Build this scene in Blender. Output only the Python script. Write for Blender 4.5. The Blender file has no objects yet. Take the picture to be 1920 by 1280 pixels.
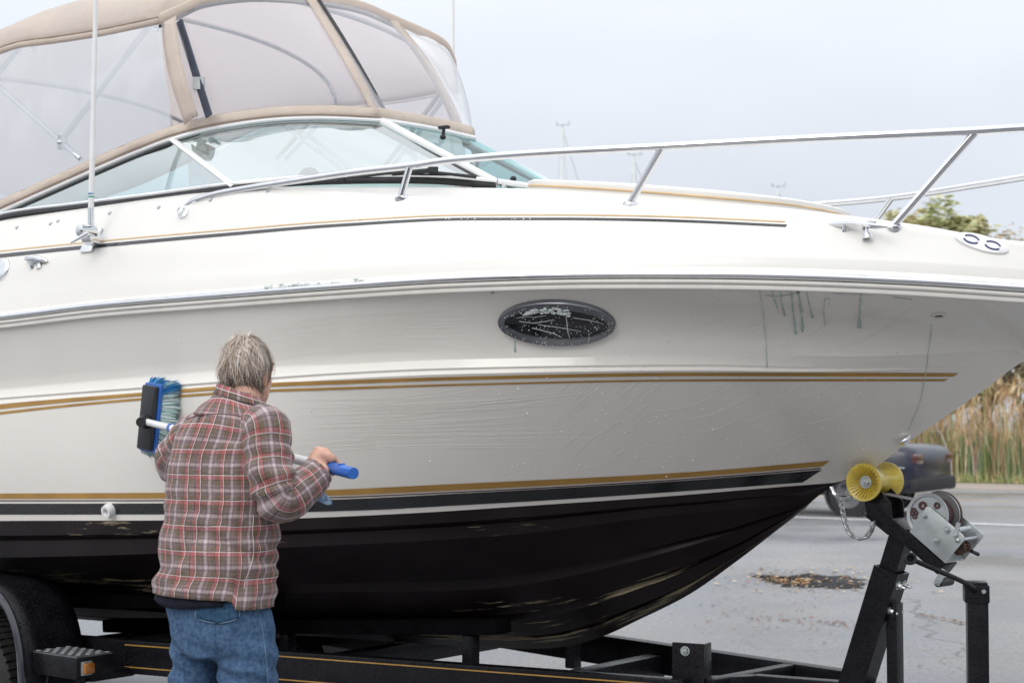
import bpy, bmesh, math, random
import numpy as np
from mathutils import Vector, Matrix, noise
from mathutils.bvhtree import BVHTree
random.seed(7)
rad = math.radians
SC = bpy.context.scene
# ------------------------------------------------------------------ camera
FPX, HOR, CAMZ = 3200.0, 770.0, 1.53          # focal length in photo pixels, horizon row, lens height
PITCH = math.atan((HOR - 640) / FPX)
cd = bpy.data.cameras.new('camera'); cam = bpy.data.objects.new('camera', cd)
SC.collection.objects.link(cam); SC.camera = cam
cam.location = (0, 0, CAMZ); cam.rotation_euler = (math.pi / 2 + PITCH, 0, 0)
cd.sensor_width = 36; cd.lens = 36 * FPX / 1920; cd.clip_start = .1; cd.clip_end = 2000
cd.dof.use_dof = True; cd.dof.focus_distance = 5.8; cd.dof.aperture_fstop = 5.6
# ------------------------------------------------------------------ sky, sun, exposure
SUN_EL, SUN_AZ = 38, 215                       # soft light through the cloud, from behind the camera, a little left
wd = bpy.data.worlds.new('World'); SC.world = wd; wd.use_nodes = True
wt = wd.node_tree; wt.nodes.clear()
def wn(t, **k):
    n = wt.nodes.new(t)
    for a, b in k.items(): setattr(n, a, b)
    return n
wl = wt.links.new
w_out = wn('ShaderNodeOutputWorld'); w_bg = wn('ShaderNodeBackground'); w_bg.inputs[1].default_value = .108
w_sky = wn('ShaderNodeTexSky', sky_type='NISHITA', sun_disc=False)
w_sky.sun_elevation = rad(SUN_EL); w_sky.sun_rotation = rad(SUN_AZ); w_sky.air_density = 1; w_sky.dust_density = 4
w_tc = wn('ShaderNodeTexCoord'); w_sx = wn('ShaderNodeSeparateXYZ'); wl(w_tc.outputs['Generated'], w_sx.inputs[0])
w_r = wn('ShaderNodeValToRGB'); wl(w_sx.outputs[2], w_r.inputs[0])
cr = w_r.color_ramp
cr.elements[0].position = 0; cr.elements[0].color = (5.6, 6.0, 6.8, 1)
cr.elements[1].position = 1; cr.elements[1].color = (14.6, 14.9, 15.3, 1)
for p, c in ((.12, (6.6, 7.0, 7.7)), (.22, (7.6, 8.0, 8.6)), (.32, (8.8, 9.1, 9.6)), (.5, (11, 11.3, 11.8)), (.75, (13.4, 13.7, 14.2))):
    e = cr.elements.new(p); e.color = c + (1,)
w_no = wn('ShaderNodeTexNoise'); w_no.inputs['Scale'].default_value = 2.2; w_no.inputs['Detail'].default_value = 3
w_mp = wn('ShaderNodeMapping'); w_mp.inputs['Scale'].default_value = (1, 1, 2.6)
wl(w_tc.outputs['Generated'], w_mp.inputs[0]); wl(w_mp.outputs[0], w_no.inputs['Vector'])
w_nr = wn('ShaderNodeMapRange'); w_nr.inputs[1].default_value = .3; w_nr.inputs[2].default_value = .7
w_nr.inputs[3].default_value = .9; w_nr.inputs[4].default_value = 1.1; wl(w_no.outputs[0], w_nr.inputs[0])
w_mu = wn('ShaderNodeVectorMath', operation='SCALE'); wl(w_r.outputs[0], w_mu.inputs[0]); wl(w_nr.outputs[0], w_mu.inputs['Scale'])
w_mx = wn('ShaderNodeMixRGB'); w_mx.inputs[0].default_value = .92
wl(w_sky.outputs[0], w_mx.inputs[1]); wl(w_mu.outputs[0], w_mx.inputs[2])
wl(w_mx.outputs[0], w_bg.inputs[0]); wl(w_bg.outputs[0], w_out.inputs[0])
sl = bpy.data.lights.new('sun', 'SUN'); sl.energy = .85; sl.angle = rad(35); sl.color = (1, .97, .93)
so = bpy.data.objects.new('sun', sl); SC.collection.objects.link(so)
a_, e_ = rad(SUN_AZ), rad(SUN_EL)
sdir = Vector((math.sin(a_) * math.cos(e_), math.cos(a_) * math.cos(e_), math.sin(e_)))
so.rotation_euler = sdir.to_track_quat('Z', 'Y').to_euler(); so.location = (0, -5, 12)
vs = SC.view_settings; vs.view_transform = 'Standard'; vs.look = 'None'; vs.exposure = .15; vs.gamma = 1; vs.use_curve_mapping = False

# ------------------------------------------------------------------ photo geometry helpers
CAM = Vector((0, 0, CAMZ)); ca, sa = math.cos(PITCH), math.sin(PITCH)
def ray(px, py):
    u, v = (px - 960) / FPX, (640 - py) / FPX
    return Vector((u, ca - v * sa, sa + v * ca))
def P(px, py, Y):
    d = ray(px, py); return CAM + d * (Y / d.y)
def G(px, py, z=0.0):
    d = ray(px, py); return CAM + d * ((z - CAMZ) / d.z)
# boat frame: bow points right and towards the lens, 38 degrees off the picture plane
PSI = rad(38); BO = Vector((1.163, 6.1, 0))
BB = Vector((math.cos(PSI), -math.sin(PSI), 0)); BN = Vector((-math.sin(PSI), -math.cos(PSI), 0))
def B(s, t, z): return BO + BB * s + BN * t + Vector((0, 0, z))
def toB(p):
    d = p - BO; return d.dot(BB), d.dot(BN), p.z
def atT(px, py, t):                            # where the sight line of a pixel meets the plane at offset t from the keel plane
    d = ray(px, py); k = (t - (CAM - BO).dot(BN)) / d.dot(BN); return toB(CAM + d * k)
def pchip(xs, ys):
    xs = np.array(xs, float); ys = np.array(ys, float); o = np.argsort(xs); xs, ys = xs[o], ys[o]
    h = np.diff(xs); d = np.diff(ys) / h; m = np.zeros(len(xs))
    for i in range(1, len(xs) - 1):
        if d[i-1] * d[i] > 0:
            w1, w2 = 2*h[i] + h[i-1], h[i] + 2*h[i-1]; m[i] = (w1 + w2) / (w1/d[i-1] + w2/d[i])
    m[0], m[-1] = d[0], d[-1]
    def f(x):
        if x <= xs[0]: return float(ys[0] + m[0]*(x - xs[0]))
        if x >= xs[-1]: return float(ys[-1] + m[-1]*(x - xs[-1]))
        i = int(np.searchsorted(xs, x)) - 1; i = max(0, min(i, len(h)-1)); u = (x - xs[i]) / h[i]
        return float((1+2*u)*(1-u)**2*ys[i] + u*(1-u)**2*h[i]*m[i] + u*u*(3-2*u)*ys[i+1] + u*u*(u-1)*h[i]*m[i+1])
    return f
def lerp(a, b, u): return a + (b - a) * u
def spline(pts, n):                            # smooth 3D polyline through points
    pts = [Vector(p) for p in pts]; out = []
    q = [pts[0]*2 - pts[1]] + pts + [pts[-1]*2 - pts[-2]]
    for i in range(1, len(q) - 2):
        for k in range(n):
            u = k / n; a, b, c, d = q[i-1], q[i], q[i+1], q[i+2]
            out.append(.5*((2*b) + (c-a)*u + (2*a-5*b+4*c-d)*u*u + (3*b-a-3*c+d)*u**3))
    out.append(pts[-1]); return out

# ------------------------------------------------------------------ materials
def mat(name, col, rough=.5, metal=0, var=.12, scale=12, bump=0, bscale=180, coat=0, spec=.5, col2=None, trans=0, stretch=None, emis=0, coords='Object', sheen=0):
    m = bpy.data.materials.new(name); m.use_nodes = True; nt = m.node_tree; b = nt.nodes['Principled BSDF']
    b.inputs['Roughness'].default_value = rough; b.inputs['Metallic'].default_value = metal
    b.inputs['Coat Weight'].default_value = coat; b.inputs['Coat Roughness'].default_value = .08
    b.inputs['Specular IOR Level'].default_value = spec; b.inputs['Transmission Weight'].default_value = trans
    b.inputs['Sheen Weight'].default_value = sheen
    tc = nt.nodes.new('ShaderNodeTexCoord'); src = tc.outputs[coords]
    if stretch:
        mp = nt.nodes.new('ShaderNodeMapping'); mp.inputs['Scale'].default_value = stretch
        nt.links.new(src, mp.inputs[0]); src = mp.outputs[0]
    n = nt.nodes.new('ShaderNodeTexNoise'); n.inputs['Scale'].default_value = scale; n.inputs['Detail'].default_value = 6
    nt.links.new(src, n.inputs['Vector'])
    r = nt.nodes.new('ShaderNodeValToRGB'); nt.links.new(n.outputs[0], r.inputs[0])
    c2 = col2 or tuple(min(1, c * (1 + var)) for c in col); c1 = col if col2 else tuple(c * (1 - var) for c in col)
    r.color_ramp.elements[0].position = .35; r.color_ramp.elements[1].position = .65
    r.color_ramp.elements[0].color = tuple(c1) + (1,); r.color_ramp.elements[1].color = tuple(c2) + (1,)
    nt.links.new(r.outputs[0], b.inputs['Base Color'])
    if bump:
        n2 = nt.nodes.new('ShaderNodeTexNoise'); n2.inputs['Scale'].default_value = bscale; n2.inputs['Detail'].default_value = 4
        nt.links.new(src, n2.inputs['Vector'])
        bp = nt.nodes.new('ShaderNodeBump'); bp.inputs['Strength'].default_value = bump; bp.inputs['Distance'].default_value = .01
        nt.links.new(n2.outputs[0], bp.inputs['Height']); nt.links.new(bp.outputs[0], b.inputs['Normal'])
    return m
def sheet_glass(name, tint, milk=0, milkcol=(.8, .8, .8), gloss=1.0, wave=0, wscale=3):
    m = bpy.data.materials.new(name); m.use_nodes = True; nt = m.node_tree; nt.nodes.clear(); L = nt.links.new; N = nt.nodes.new
    o = N('ShaderNodeOutputMaterial'); tr = N('ShaderNodeBsdfTransparent'); tr.inputs[0].default_value = tint + (1,)
    df = N('ShaderNodeBsdfDiffuse'); df.inputs[0].default_value = milkcol + (1,)
    m1 = N('ShaderNodeMixShader'); m1.inputs[0].default_value = milk; L(tr.outputs[0], m1.inputs[1]); L(df.outputs[0], m1.inputs[2])
    gl = N('ShaderNodeBsdfGlossy'); gl.inputs['Roughness'].default_value = .03
    fr = N('ShaderNodeFresnel'); fr.inputs[0].default_value = 1.5
    mu = N('ShaderNodeMath'); mu.operation = 'MULTIPLY'; mu.inputs[1].default_value = gloss; L(fr.outputs[0], mu.inputs[0])
    m2 = N('ShaderNodeMixShader'); L(mu.outputs[0], m2.inputs[0]); L(m1.outputs[0], m2.inputs[1]); L(gl.outputs[0], m2.inputs[2])
    if wave:
        tc = N('ShaderNodeTexCoord'); n = N('ShaderNodeTexNoise'); n.inputs['Scale'].default_value = wscale
        mp = N('ShaderNodeMapping'); mp.inputs['Scale'].default_value = (1, 1, .35)
        L(tc.outputs['Object'], mp.inputs[0]); L(mp.outputs[0], n.inputs['Vector'])
        bp = N('ShaderNodeBump'); bp.inputs['Strength'].default_value = wave; bp.inputs['Distance'].default_value = .05
        L(n.outputs[0], bp.inputs['Height']); L(bp.outputs[0], gl.inputs['Normal'])
    L(m2.outputs[0], o.inputs[0]); return m

# ------------------------------------------------------------------ object helpers
ORG = {}
def org(o): return ORG[o.name] if o is not None else Vector((0, 0, 0))
def tag(o, label=None, cat=None, group=None, kind=None):
    if label: o['label'] = label
    if cat: o['category'] = cat
    if group: o['group'] = group
    if kind: o['kind'] = kind
    return o
def empty(name, loc, parent=None, label=None, cat=None, group=None):
    o = bpy.data.objects.new(name, None); SC.collection.objects.link(o); o.empty_display_size = .1
    loc = Vector(loc); o.location = loc - org(parent); o.parent = parent; ORG[o.name] = loc
    return tag(o, label, cat, group)
def smooth(me, ang=35):
    me.polygons.foreach_set('use_smooth', [True]*len(me.polygons))
    if ang < 180: me.set_sharp_from_angle(angle=rad(ang))
def place(name, me, loc, parent=None, basis=None):
    o = bpy.data.objects.new(name, me); SC.collection.objects.link(o); o.parent = parent
    loc = Vector(loc)
    if basis is None: o.location = loc - org(parent)
    else: o.matrix_basis = Matrix.Translation(loc - org(parent)) @ basis.to_4x4()
    ORG[o.name] = loc; return o
def frame_z(z, hint=(0, 0, 1)):
    z = Vector(z).normalized(); h = Vector(hint)
    if abs(z.dot(h)) > .98: h = Vector((1, 0, 0))
    x = h.cross(z).normalized(); y = z.cross(x)
    return Matrix((x, y, z)).transposed()
class MB:
    def __init__(s): s.v = []; s.f = []; s.m = []; s.uv = {}
    def add(s, vs, fs, mi=0):
        o = len(s.v); s.v += [Vector(v) for v in vs]; s.f += [tuple(i + o for i in f) for f in fs]; s.m += [mi]*len(fs); return s
    def grid(s, rows, mi=0, closed=False, flip=False):     # rows: list of equal-length point lists
        n = len(rows[0]); vs = [p for r in rows for p in r]; fs = []
        for i in range(len(rows) - 1):
            for j in range(n if closed else n - 1):
                q = (i*n + j, i*n + (j+1) % n, (i+1)*n + (j+1) % n, (i+1)*n + j)
                fs.append(q[::-1] if flip else q)
        return s.add(vs, fs, mi)
    def tube(s, pts, r, n=8, mi=0, caps=True, sx=1, sy=1, hint=(0, 0, 1)):
        pts = [Vector(p) for p in pts]; k = len(pts); rs = r if isinstance(r, (list, tuple)) else [r]*k
        T = [(pts[min(i+1, k-1)] - pts[max(i-1, 0)]).normalized() for i in range(k)]
        x = frame_z(T[0], hint).col[0]; rows = []
        for i in range(k):
            x = (x - T[i]*x.dot(T[i])).normalized(); y = T[i].cross(x)
            rows.append([pts[i] + (x*math.cos(2*math.pi*j/n)*sx + y*math.sin(2*math.pi*j/n)*sy)*rs[i] for j in range(n)])
        o = len(s.v); s.grid(rows, mi, closed=True)
        if caps:
            s.f += [tuple(range(o + n - 1, o - 1, -1)), tuple(range(o + (k-1)*n, o + k*n))]; s.m += [mi, mi]
        return s
    def bar(s, a, b, w, h, mi=0, up=(0, 0, 1)):            # rectangular bar, w across, h along up
        a, b = Vector(a), Vector(b); z = (b - a).normalized(); u = Vector(up); u = (u - z*u.dot(z)).normalized(); x = z.cross(u)
        c = [p + x*i*w/2 + u*j*h/2 for p in (a, b) for (i, j) in ((-1, -1), (1, -1), (1, 1), (-1, 1))]
        return s.add(c, [(0, 1, 2, 3)[::-1], (4, 5, 6, 7), (0, 1, 5, 4), (1, 2, 6, 5), (2, 3, 7, 6), (3, 0, 4, 7)], mi)
    def box(s, c, size, R=None, mi=0):
        c = Vector(c); R = R or Matrix.Identity(3); x, y, z = R.col[0]*size[0]/2, R.col[1]*size[1]/2, R.col[2]*size[2]/2
        v = [c + x*i + y*j + z*k for k in (-1, 1) for (i, j) in ((-1, -1), (1, -1), (1, 1), (-1, 1))]
        return s.add(v, [(3, 2, 1, 0), (4, 5, 6, 7), (0, 1, 5, 4), (1, 2, 6, 5), (2, 3, 7, 6), (3, 0, 4, 7)], mi)
    def prism(s, poly, d, mi=0):                           # planar polygon of points pushed along d
        d = Vector(d); poly = [Vector(p) for p in poly]; n = len(poly)
        nv = sum(((poly[i]).cross(poly[(i+1) % n]) for i in range(n)), Vector()); 
        if nv.dot(d) > 0: poly = poly[::-1]
        return s.add(poly + [p + d for p in poly], [tuple(range(n)), tuple(range(2*n-1, n-1, -1))] + [(i, i+n, (i+1) % n + n, (i+1) % n) for i in range(n)], mi)
    def lathe(s, prof, c, axis, n=20, mi=0, hint=(0, 0, 1)):   # prof: (radius, along)
        c = Vector(c); M = frame_z(axis, hint)
        rows = [[c + M.col[2]*h + (M.col[0]*math.cos(2*math.pi*j/n) + M.col[1]*math.sin(2*math.pi*j/n))*r for j in range(n)] for r, h in prof]
        return s.grid(rows, mi, closed=True)
    def ell(s, c, r, n=14, R=None, mi=0):
        c = Vector(c); R = R or Matrix.Identity(3); rows = []
        for i in range(n//2 + 1):
            a = math.pi*i/(n//2); rr = max(math.sin(a), 1e-4)
            rows.append([c + R @ Vector((r[0]*rr*math.cos(2*math.pi*j/n), r[1]*rr*math.sin(2*math.pi*j/n), -r[2]*math.cos(a))) for j in range(n)])
        return s.grid(rows, mi, closed=True)
    def mesh(s, name, mats, ang=35, center=None):
        me = bpy.data.meshes.new(name); c = center if center is not None else Vector()
        me.from_pydata([tuple(v - c) for v in s.v], [], s.f)
        for m in (mats if isinstance(mats, (list, tuple)) else [mats]): me.materials.append(m)
        me.polygons.foreach_set('material_index', s.m); me.update(); smooth(me, ang); return me
    def build(s, name, mats, parent=None, ang=35, bevel=0, label=None, kind=None, fix=True, bseg=2):
        a = np.array([tuple(v) for v in s.v]); c = Vector((a.min(0) + a.max(0)) / 2)
        me = s.mesh(name, mats, 180 if bevel else ang, c)
        if fix or bevel:
            bm = bmesh.new(); bm.from_mesh(me)
            if bevel:
                bmesh.ops.remove_doubles(bm, verts=bm.verts, dist=1e-5)
                ed = [e for e in bm.edges if len(e.link_faces) == 2 and e.calc_face_angle(0) > rad(30)]
                bmesh.ops.bevel(bm, geom=ed, offset=bevel, segments=bseg, profile=.6, affect='EDGES', clamp_overlap=True)
            bmesh.ops.recalc_face_normals(bm, faces=bm.faces); bm.to_mesh(me); bm.free(); smooth(me, ang)
        o = place(name, me, c, parent)
        if label: o['label'] = label
        if kind: o['kind'] = kind
        return o
def spread(name, me, mats4, parent):          # copies of one small mesh: list of (point, 3x3 basis)
    return [place(name, me, p, parent, R) for p, R in mats4]
# ------------------------------------------------------------------ material set
M = {}
M['gel'] = mat('white gelcoat', (.82, .79, .735), rough=.2, var=.02, scale=2, bump=.015, bscale=60, coat=.3)
M['deck'] = mat('white deck gelcoat', (.75, .735, .70), rough=.3, var=.015, scale=3, coat=.15)
M['lip'] = mat('cream moulding', (.72, .70, .65), rough=.35, var=.04)
M['gold'] = mat('gold vinyl tape', (.42, .235, .055), rough=.35, var=.12, scale=6, coat=.2)
M['goldthin'] = mat('pale gold vinyl tape', (.62, .42, .20), rough=.4, var=.1)
M['black'] = mat('black vinyl tape', (.012, .013, .016), rough=.18, var=.3, scale=8, coat=.4)
M['chrome'] = mat('polished stainless steel', (.72, .73, .75), rough=.07, metal=1, var=.04, scale=20)
M['alu'] = mat('bright aluminium', (.78, .79, .80), rough=.3, metal=.85, var=.05)
M['whitepaint'] = mat('white enamel', (.82, .82, .82), rough=.3, var=.03)
M['rubber'] = mat('black rubber', (.016, .017, .019), rough=.55, var=.3, scale=30)
M['canvas'] = mat('beige canvas', (.80, .70, .60), rough=.85, var=.07, scale=5, bump=.5, bscale=26, sheen=.2)
M['liner'] = mat('cream moulded liner', (.62, .63, .62), rough=.45, var=.04)
M['seat'] = mat('pale grey vinyl upholstery', (.55, .56, .56), rough=.5, var=.06)
M['glass'] = sheet_glass('tinted windscreen glass', (.60, .85, .86), milk=.10, milkcol=(.55, .80, .80), gloss=.5)
M['vinyl'] = sheet_glass('clear vinyl sheet', (.93, .93, .95), milk=.24, milkcol=(.88, .88, .95), gloss=.7, wave=.5, wscale=3)
M['darkglass'] = mat('dark porthole glass', (.008, .009, .012), rough=.06, var=.2, coat=.5)
M['frame'] = mat('black trailer paint', (.007, .007, .010), rough=.36, var=.35, scale=14, bump=.05, bscale=300, coat=.06, spec=.22)
M['zinc'] = mat('zinc plated steel', (.50, .53, .54), rough=.38, metal=.75, var=.12, scale=18, bump=.05)
M['rust'] = mat('rusty bare steel', (.09, .05, .035), rough=.75, metal=.4, var=.4, scale=30, bump=.3)
M['brown'] = mat('brown rubber washers', (.07, .025, .028), rough=.6, var=.2)
M['yellow'] = mat('yellow polyurethane', (.90, .70, .11), rough=.25, var=.12, scale=20, coat=.4, trans=.4)
M['tyre'] = mat('tyre rubber', (.018, .018, .019), rough=.75, var=.25, scale=30, bump=.2)
M['bunk'] = mat('black bunk carpet', (.006, .006, .007), rough=1, var=.3, spec=.05)
M['tread'] = mat('aluminium tread plate', (.22, .23, .24), rough=.4, metal=.8, var=.15)
M['amber'] = mat('amber lens', (.42, .15, .02), rough=.15, var=.2, coat=.5, trans=.2)
M['foam'] = mat('soap foam', (.78, .84, .82), rough=.5, var=.06, scale=60, bump=.6, bscale=160)
M['soap'] = mat('greenish soapy water', (.40, .53, .47), rough=.12, var=.25, scale=15, coat=.5)
M['soapfaint'] = mat('dried soapy water', (.60, .635, .59), rough=.15, var=.08, coat=.4)
M['film'] = mat('thin soap film', (.78, .79, .77), rough=.15, var=.03, coat=.3)
M['drop'] = mat('water drops', (.62, .63, .62), rough=.04, var=.05, coat=1)

def translucent(m, col, f):                      # cloth that lets daylight through
    nt = m.node_tree; b = nt.nodes['Principled BSDF']; t = nt.nodes.new('ShaderNodeBsdfTranslucent'); t.inputs[0].default_value = col + (1,)
    x = nt.nodes.new('ShaderNodeMixShader'); x.inputs[0].default_value = f; nt.links.new(b.outputs[0], x.inputs[1]); nt.links.new(t.outputs[0], x.inputs[2])
    nt.links.new(x.outputs[0], nt.nodes['Material Output'].inputs[0])
def beads(m, scale, strength):                    # rain beads standing on paint
    nt = m.node_tree; b = nt.nodes['Principled BSDF']; v = nt.nodes.new('ShaderNodeTexVoronoi'); v.inputs['Scale'].default_value = scale
    nt.links.new(nt.nodes['Texture Coordinate'].outputs['Object'], v.inputs['Vector'])
    r = nt.nodes.new('ShaderNodeMapRange'); r.inputs[1].default_value = .12; r.inputs[2].default_value = .3; r.inputs[3].default_value = 1; r.inputs[4].default_value = 0; nt.links.new(v.outputs[0], r.inputs[0])
    p = nt.nodes.new('ShaderNodeBump'); p.inputs['Strength'].default_value = strength; p.inputs['Distance'].default_value = .004; nt.links.new(r.outputs[0], p.inputs['Height']); nt.links.new(p.outputs[0], b.inputs['Normal'])
beads(M['frame'], 75, .8); beads(M['black'], 60, .6)
translucent(M['canvas'], (.90, .84, .82), .46)
def bottom_mat():                               # antifouling paint: black-maroon, rubbed through to pale gelcoat in streaks
    m = mat('dark antifouling paint', (.011, .0065, .008), rough=.4, var=.3, scale=5, bump=.12, bscale=90, spec=.22)
    nt = m.node_tree; N = nt.nodes.new; L = nt.links.new; b = nt.nodes['Principled BSDF']
    old = b.inputs['Base Color'].links[0].from_socket
    at = N('ShaderNodeAttribute'); at.attribute_name = 'hullcoord'
    mp = N('ShaderNodeMapping'); mp.inputs['Scale'].default_value = (2.2, 16, 1); L(at.outputs['Vector'], mp.inputs[0])
    n = N('ShaderNodeTexNoise'); n.inputs['Scale'].default_value = 1.3; n.inputs['Detail'].default_value = 9; n.inputs['Roughness'].default_value = .72
    L(mp.outputs[0], n.inputs['Vector'])
    mp2 = N('ShaderNodeMapping'); mp2.inputs['Scale'].default_value = (.9, 2.4, 1); L(at.outputs['Vector'], mp2.inputs[0])
    n2 = N('ShaderNodeTexNoise'); n2.inputs['Scale'].default_value = 1.0; n2.inputs['Detail'].default_value = 2; L(mp2.outputs[0], n2.inputs['Vector'])
    ad = N('ShaderNodeMath'); ad.operation = 'ADD'; L(n.outputs[0], ad.inputs[0]); L(n2.outputs[0], ad.inputs[1])
    wa = N('ShaderNodeAttribute'); wa.attribute_name = 'wear'
    ad2 = N('ShaderNodeMath'); ad2.operation = 'ADD'; L(ad.outputs[0], ad2.inputs[0]); L(wa.outputs['Fac'], ad2.inputs[1])
    r = N('ShaderNodeValToRGB'); L(ad2.outputs[0], r.inputs[0]); r.color_ramp.elements[0].position = .0
    mr = N('ShaderNodeMapRange'); mr.inputs[1].default_value = 1.165; mr.inputs[2].default_value = 1.225; L(ad2.outputs[0], mr.inputs[0])
    mx = N('ShaderNodeMixRGB'); L(mr.outputs[0], mx.inputs[0]); L(old, mx.inputs[1]); mx.inputs[2].default_value = (.34, .28, .18, 1)
    L(mx.outputs[0], b.inputs['Base Color']); nt.nodes.remove(r); return m
M['bottom'] = bottom_mat()

def asphalt():
    m = mat('worn wet asphalt', (.17, .18, .20), rough=.5, scale=.5, coords='Object', col2=(.225, .215, .21))
    nt = m.node_tree; N = nt.nodes.new; L = nt.links.new; b = nt.nodes['Principled BSDF']; tc = nt.nodes['Texture Coordinate'].outputs['Object']
    old = b.inputs['Base Color'].links[0].from_socket
    g = N('ShaderNodeTexNoise'); g.inputs['Scale'].default_value = 95; g.inputs['Detail'].default_value = 3; L(tc, g.inputs['Vector'])
    gr = N('ShaderNodeMapRange'); gr.inputs[1].default_value = .3; gr.inputs[2].default_value = .7; gr.inputs[3].default_value = .42; gr.inputs[4].default_value = 1.6; L(g.outputs[0], gr.inputs[0])
    big = N('ShaderNodeTexNoise'); big.inputs['Scale'].default_value = .45; big.inputs['Detail'].default_value = 5; L(tc, big.inputs['Vector'])
    br = N('ShaderNodeMapRange'); br.inputs[1].default_value = .35; br.inputs[2].default_value = .7; br.inputs[3].default_value = 1.22; br.inputs[4].default_value = .66; L(big.outputs[0], br.inputs[0])
    g2 = N('ShaderNodeTexNoise'); g2.inputs['Scale'].default_value = 22; g2.inputs['Detail'].default_value = 8; g2.inputs['Roughness'].default_value = .8; L(tc, g2.inputs['Vector'])
    gr2 = N('ShaderNodeMapRange'); gr2.inputs[1].default_value = .35; gr2.inputs[2].default_value = .65; gr2.inputs[3].default_value = .62; gr2.inputs[4].default_value = 1.38; L(g2.outputs[0], gr2.inputs[0])
    mg = N('ShaderNodeMath'); mg.operation = 'MULTIPLY'; L(gr.outputs[0], mg.inputs[0]); L(gr2.outputs[0], mg.inputs[1]); gr = mg
    mu = N('ShaderNodeMath'); mu.operation = 'MULTIPLY'; L(gr.outputs[0], mu.inputs[0]); L(br.outputs[0], mu.inputs[1])
    # cracks: warped voronoi cell edges
    wn_ = N('ShaderNodeTexNoise'); wn_.inputs['Scale'].default_value = 1.1; wn_.inputs['Detail'].default_value = 6; L(tc, wn_.inputs['Vector'])
    av = N('ShaderNodeVectorMath'); av.operation = 'MULTIPLY_ADD'; L(wn_.outputs['Color'], av.inputs[0]); av.inputs[1].default_value = (1.3, 1.3, 0); L(tc, av.inputs[2])
    vo = N('ShaderNodeTexVoronoi'); vo.feature = 'DISTANCE_TO_EDGE'; vo.inputs['Scale'].default_value = .28; L(av.outputs[0], vo.inputs['Vector'])
    cr_ = N('ShaderNodeMapRange'); cr_.inputs[1].default_value = .0006; cr_.inputs[2].default_value = .0022; cr_.inputs[3].default_value = .45; cr_.inputs[4].default_value = 1; L(vo.outputs[0], cr_.inputs[0])
    mu2 = N('ShaderNodeMath'); mu2.operation = 'MULTIPLY'; L(mu.outputs[0], mu2.inputs[0]); L(cr_.outputs[0], mu2.inputs[1])
    sc = N('ShaderNodeVectorMath'); sc.operation = 'SCALE'; L(old, sc.inputs[0]); L(mu2.outputs[0], sc.inputs['Scale'])
    L(sc.outputs[0], b.inputs['Base Color'])
    rr = N('ShaderNodeMapRange'); rr.inputs[1].default_value = .4; rr.inputs[2].default_value = .65; rr.inputs[3].default_value = .52; rr.inputs[4].default_value = .24; L(big.outputs[0], rr.inputs[0])
    L(rr.outputs[0], b.inputs['Roughness'])
    bp = N('ShaderNodeBump'); bp.inputs['Strength'].default_value = .35; bp.inputs['Distance'].default_value = .006; L(g.outputs[0], bp.inputs['Height']); L(bp.outputs[0], b.inputs['Normal'])
    return m
M['asphalt'] = asphalt()

# ------------------------------------------------------------------ setting: ground, road, verge
def sheet(name, poly, z, m, kind='structure', label=None):
    mb = MB(); mb.add([(x, y, z) for x, y in poly], [tuple(range(len(poly)))]); o = mb.build(name, m)
    if o.data.polygons[0].normal.z < 0: o.data.flip_normals()
    return tag(o, label, None, None, kind)
sheet('ground', [(-220, -60), (260, -60), (260, 320), (-220, 320)], 0, M['asphalt'])
RA = G(1540, 971); RB = G(1860, 982.5); RD = (RB - RA).normalized(); RN = Vector((-RD.y, RD.x, 0))
if RN.y < 0: RN = -RN
def road(u, v, z=0): return RB + RD*u + RN*v + Vector((0, 0, z))
V_Y = (G(1815, 938) - RB).dot(RN); V_F = (G(1840, 919.5) - RB).dot(RN); V_S = (G(1860, 914) - RB).dot(RN); V_R = (G(1860, 906) - RB).dot(RN)
M['linewhite'] = mat('worn white road paint', (.85, .85, .83), rough=.6, var=.14, scale=9)
M['lineyellow'] = mat('worn orange-yellow road paint', (.62, .40, .17), rough=.6, var=.15, scale=9)
M['gravel'] = mat('pale gravel shoulder', (.34, .29, .25), rough=.9, var=.3, scale=40, bump=.5, bscale=60)
M['verge'] = mat('rough grass ground', (.10, .13, .045), rough=.9, var=.4, scale=3, bump=.4, bscale=40)
def strip(name, v0, v1, z, m, u0=-70, u1=60):
    a = [road(u0, v0), road(u1, v0), road(u1, v1), road(u0, v1)]
    return sheet(name, [(p.x, p.y) for p in a], z, m)
strip('road_marking', -.075, .075, .004, M['linewhite'])
strip('road_marking', V_Y - .07, V_Y + .07, .004, M['lineyellow'])
strip('road_marking', V_F - .06, V_F + .06, .004, M['linewhite'])
strip('gravel_shoulder', V_F + .35, V_R - .2, .008, M['gravel'])
strip('verge', V_R - .2, V_R + 90, .012, M['verge'], -140, 120)

# puddle with floating leaves
pc = G(1525, 1088)
mpud = mat('muddy puddle water', (.03, .03, .03), rough=.015, var=.25, scale=3, spec=.8)
pts = []
for i in range(110):
    a = 2*math.pi*i/110; r = 1 + .38*noise.noise(Vector((math.cos(a)*1.6, math.sin(a)*1.6, 3)))+.3*noise.noise(Vector((math.cos(a)*4, math.sin(a)*4, 7)))+.14*noise.noise(Vector((math.cos(a)*9, math.sin(a)*9, 2)))
    pts.append((pc.x + .47*r*math.cos(a), pc.y + .58*r*math.sin(a)))
sheet('puddle', pts, .005, mpud)
leafm = [mat('fallen leaf %s' % n, c, rough=.7, var=.25, scale=30) for n, c in (('tan', (.42, .30, .17)), ('rust', (.26, .10, .05)), ('pale', (.55, .44, .29)), ('brown', (.15, .085, .05)), ('amber', (.52, .27, .07)))]  # amber serves the orange reflection painted into the puddle
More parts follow.
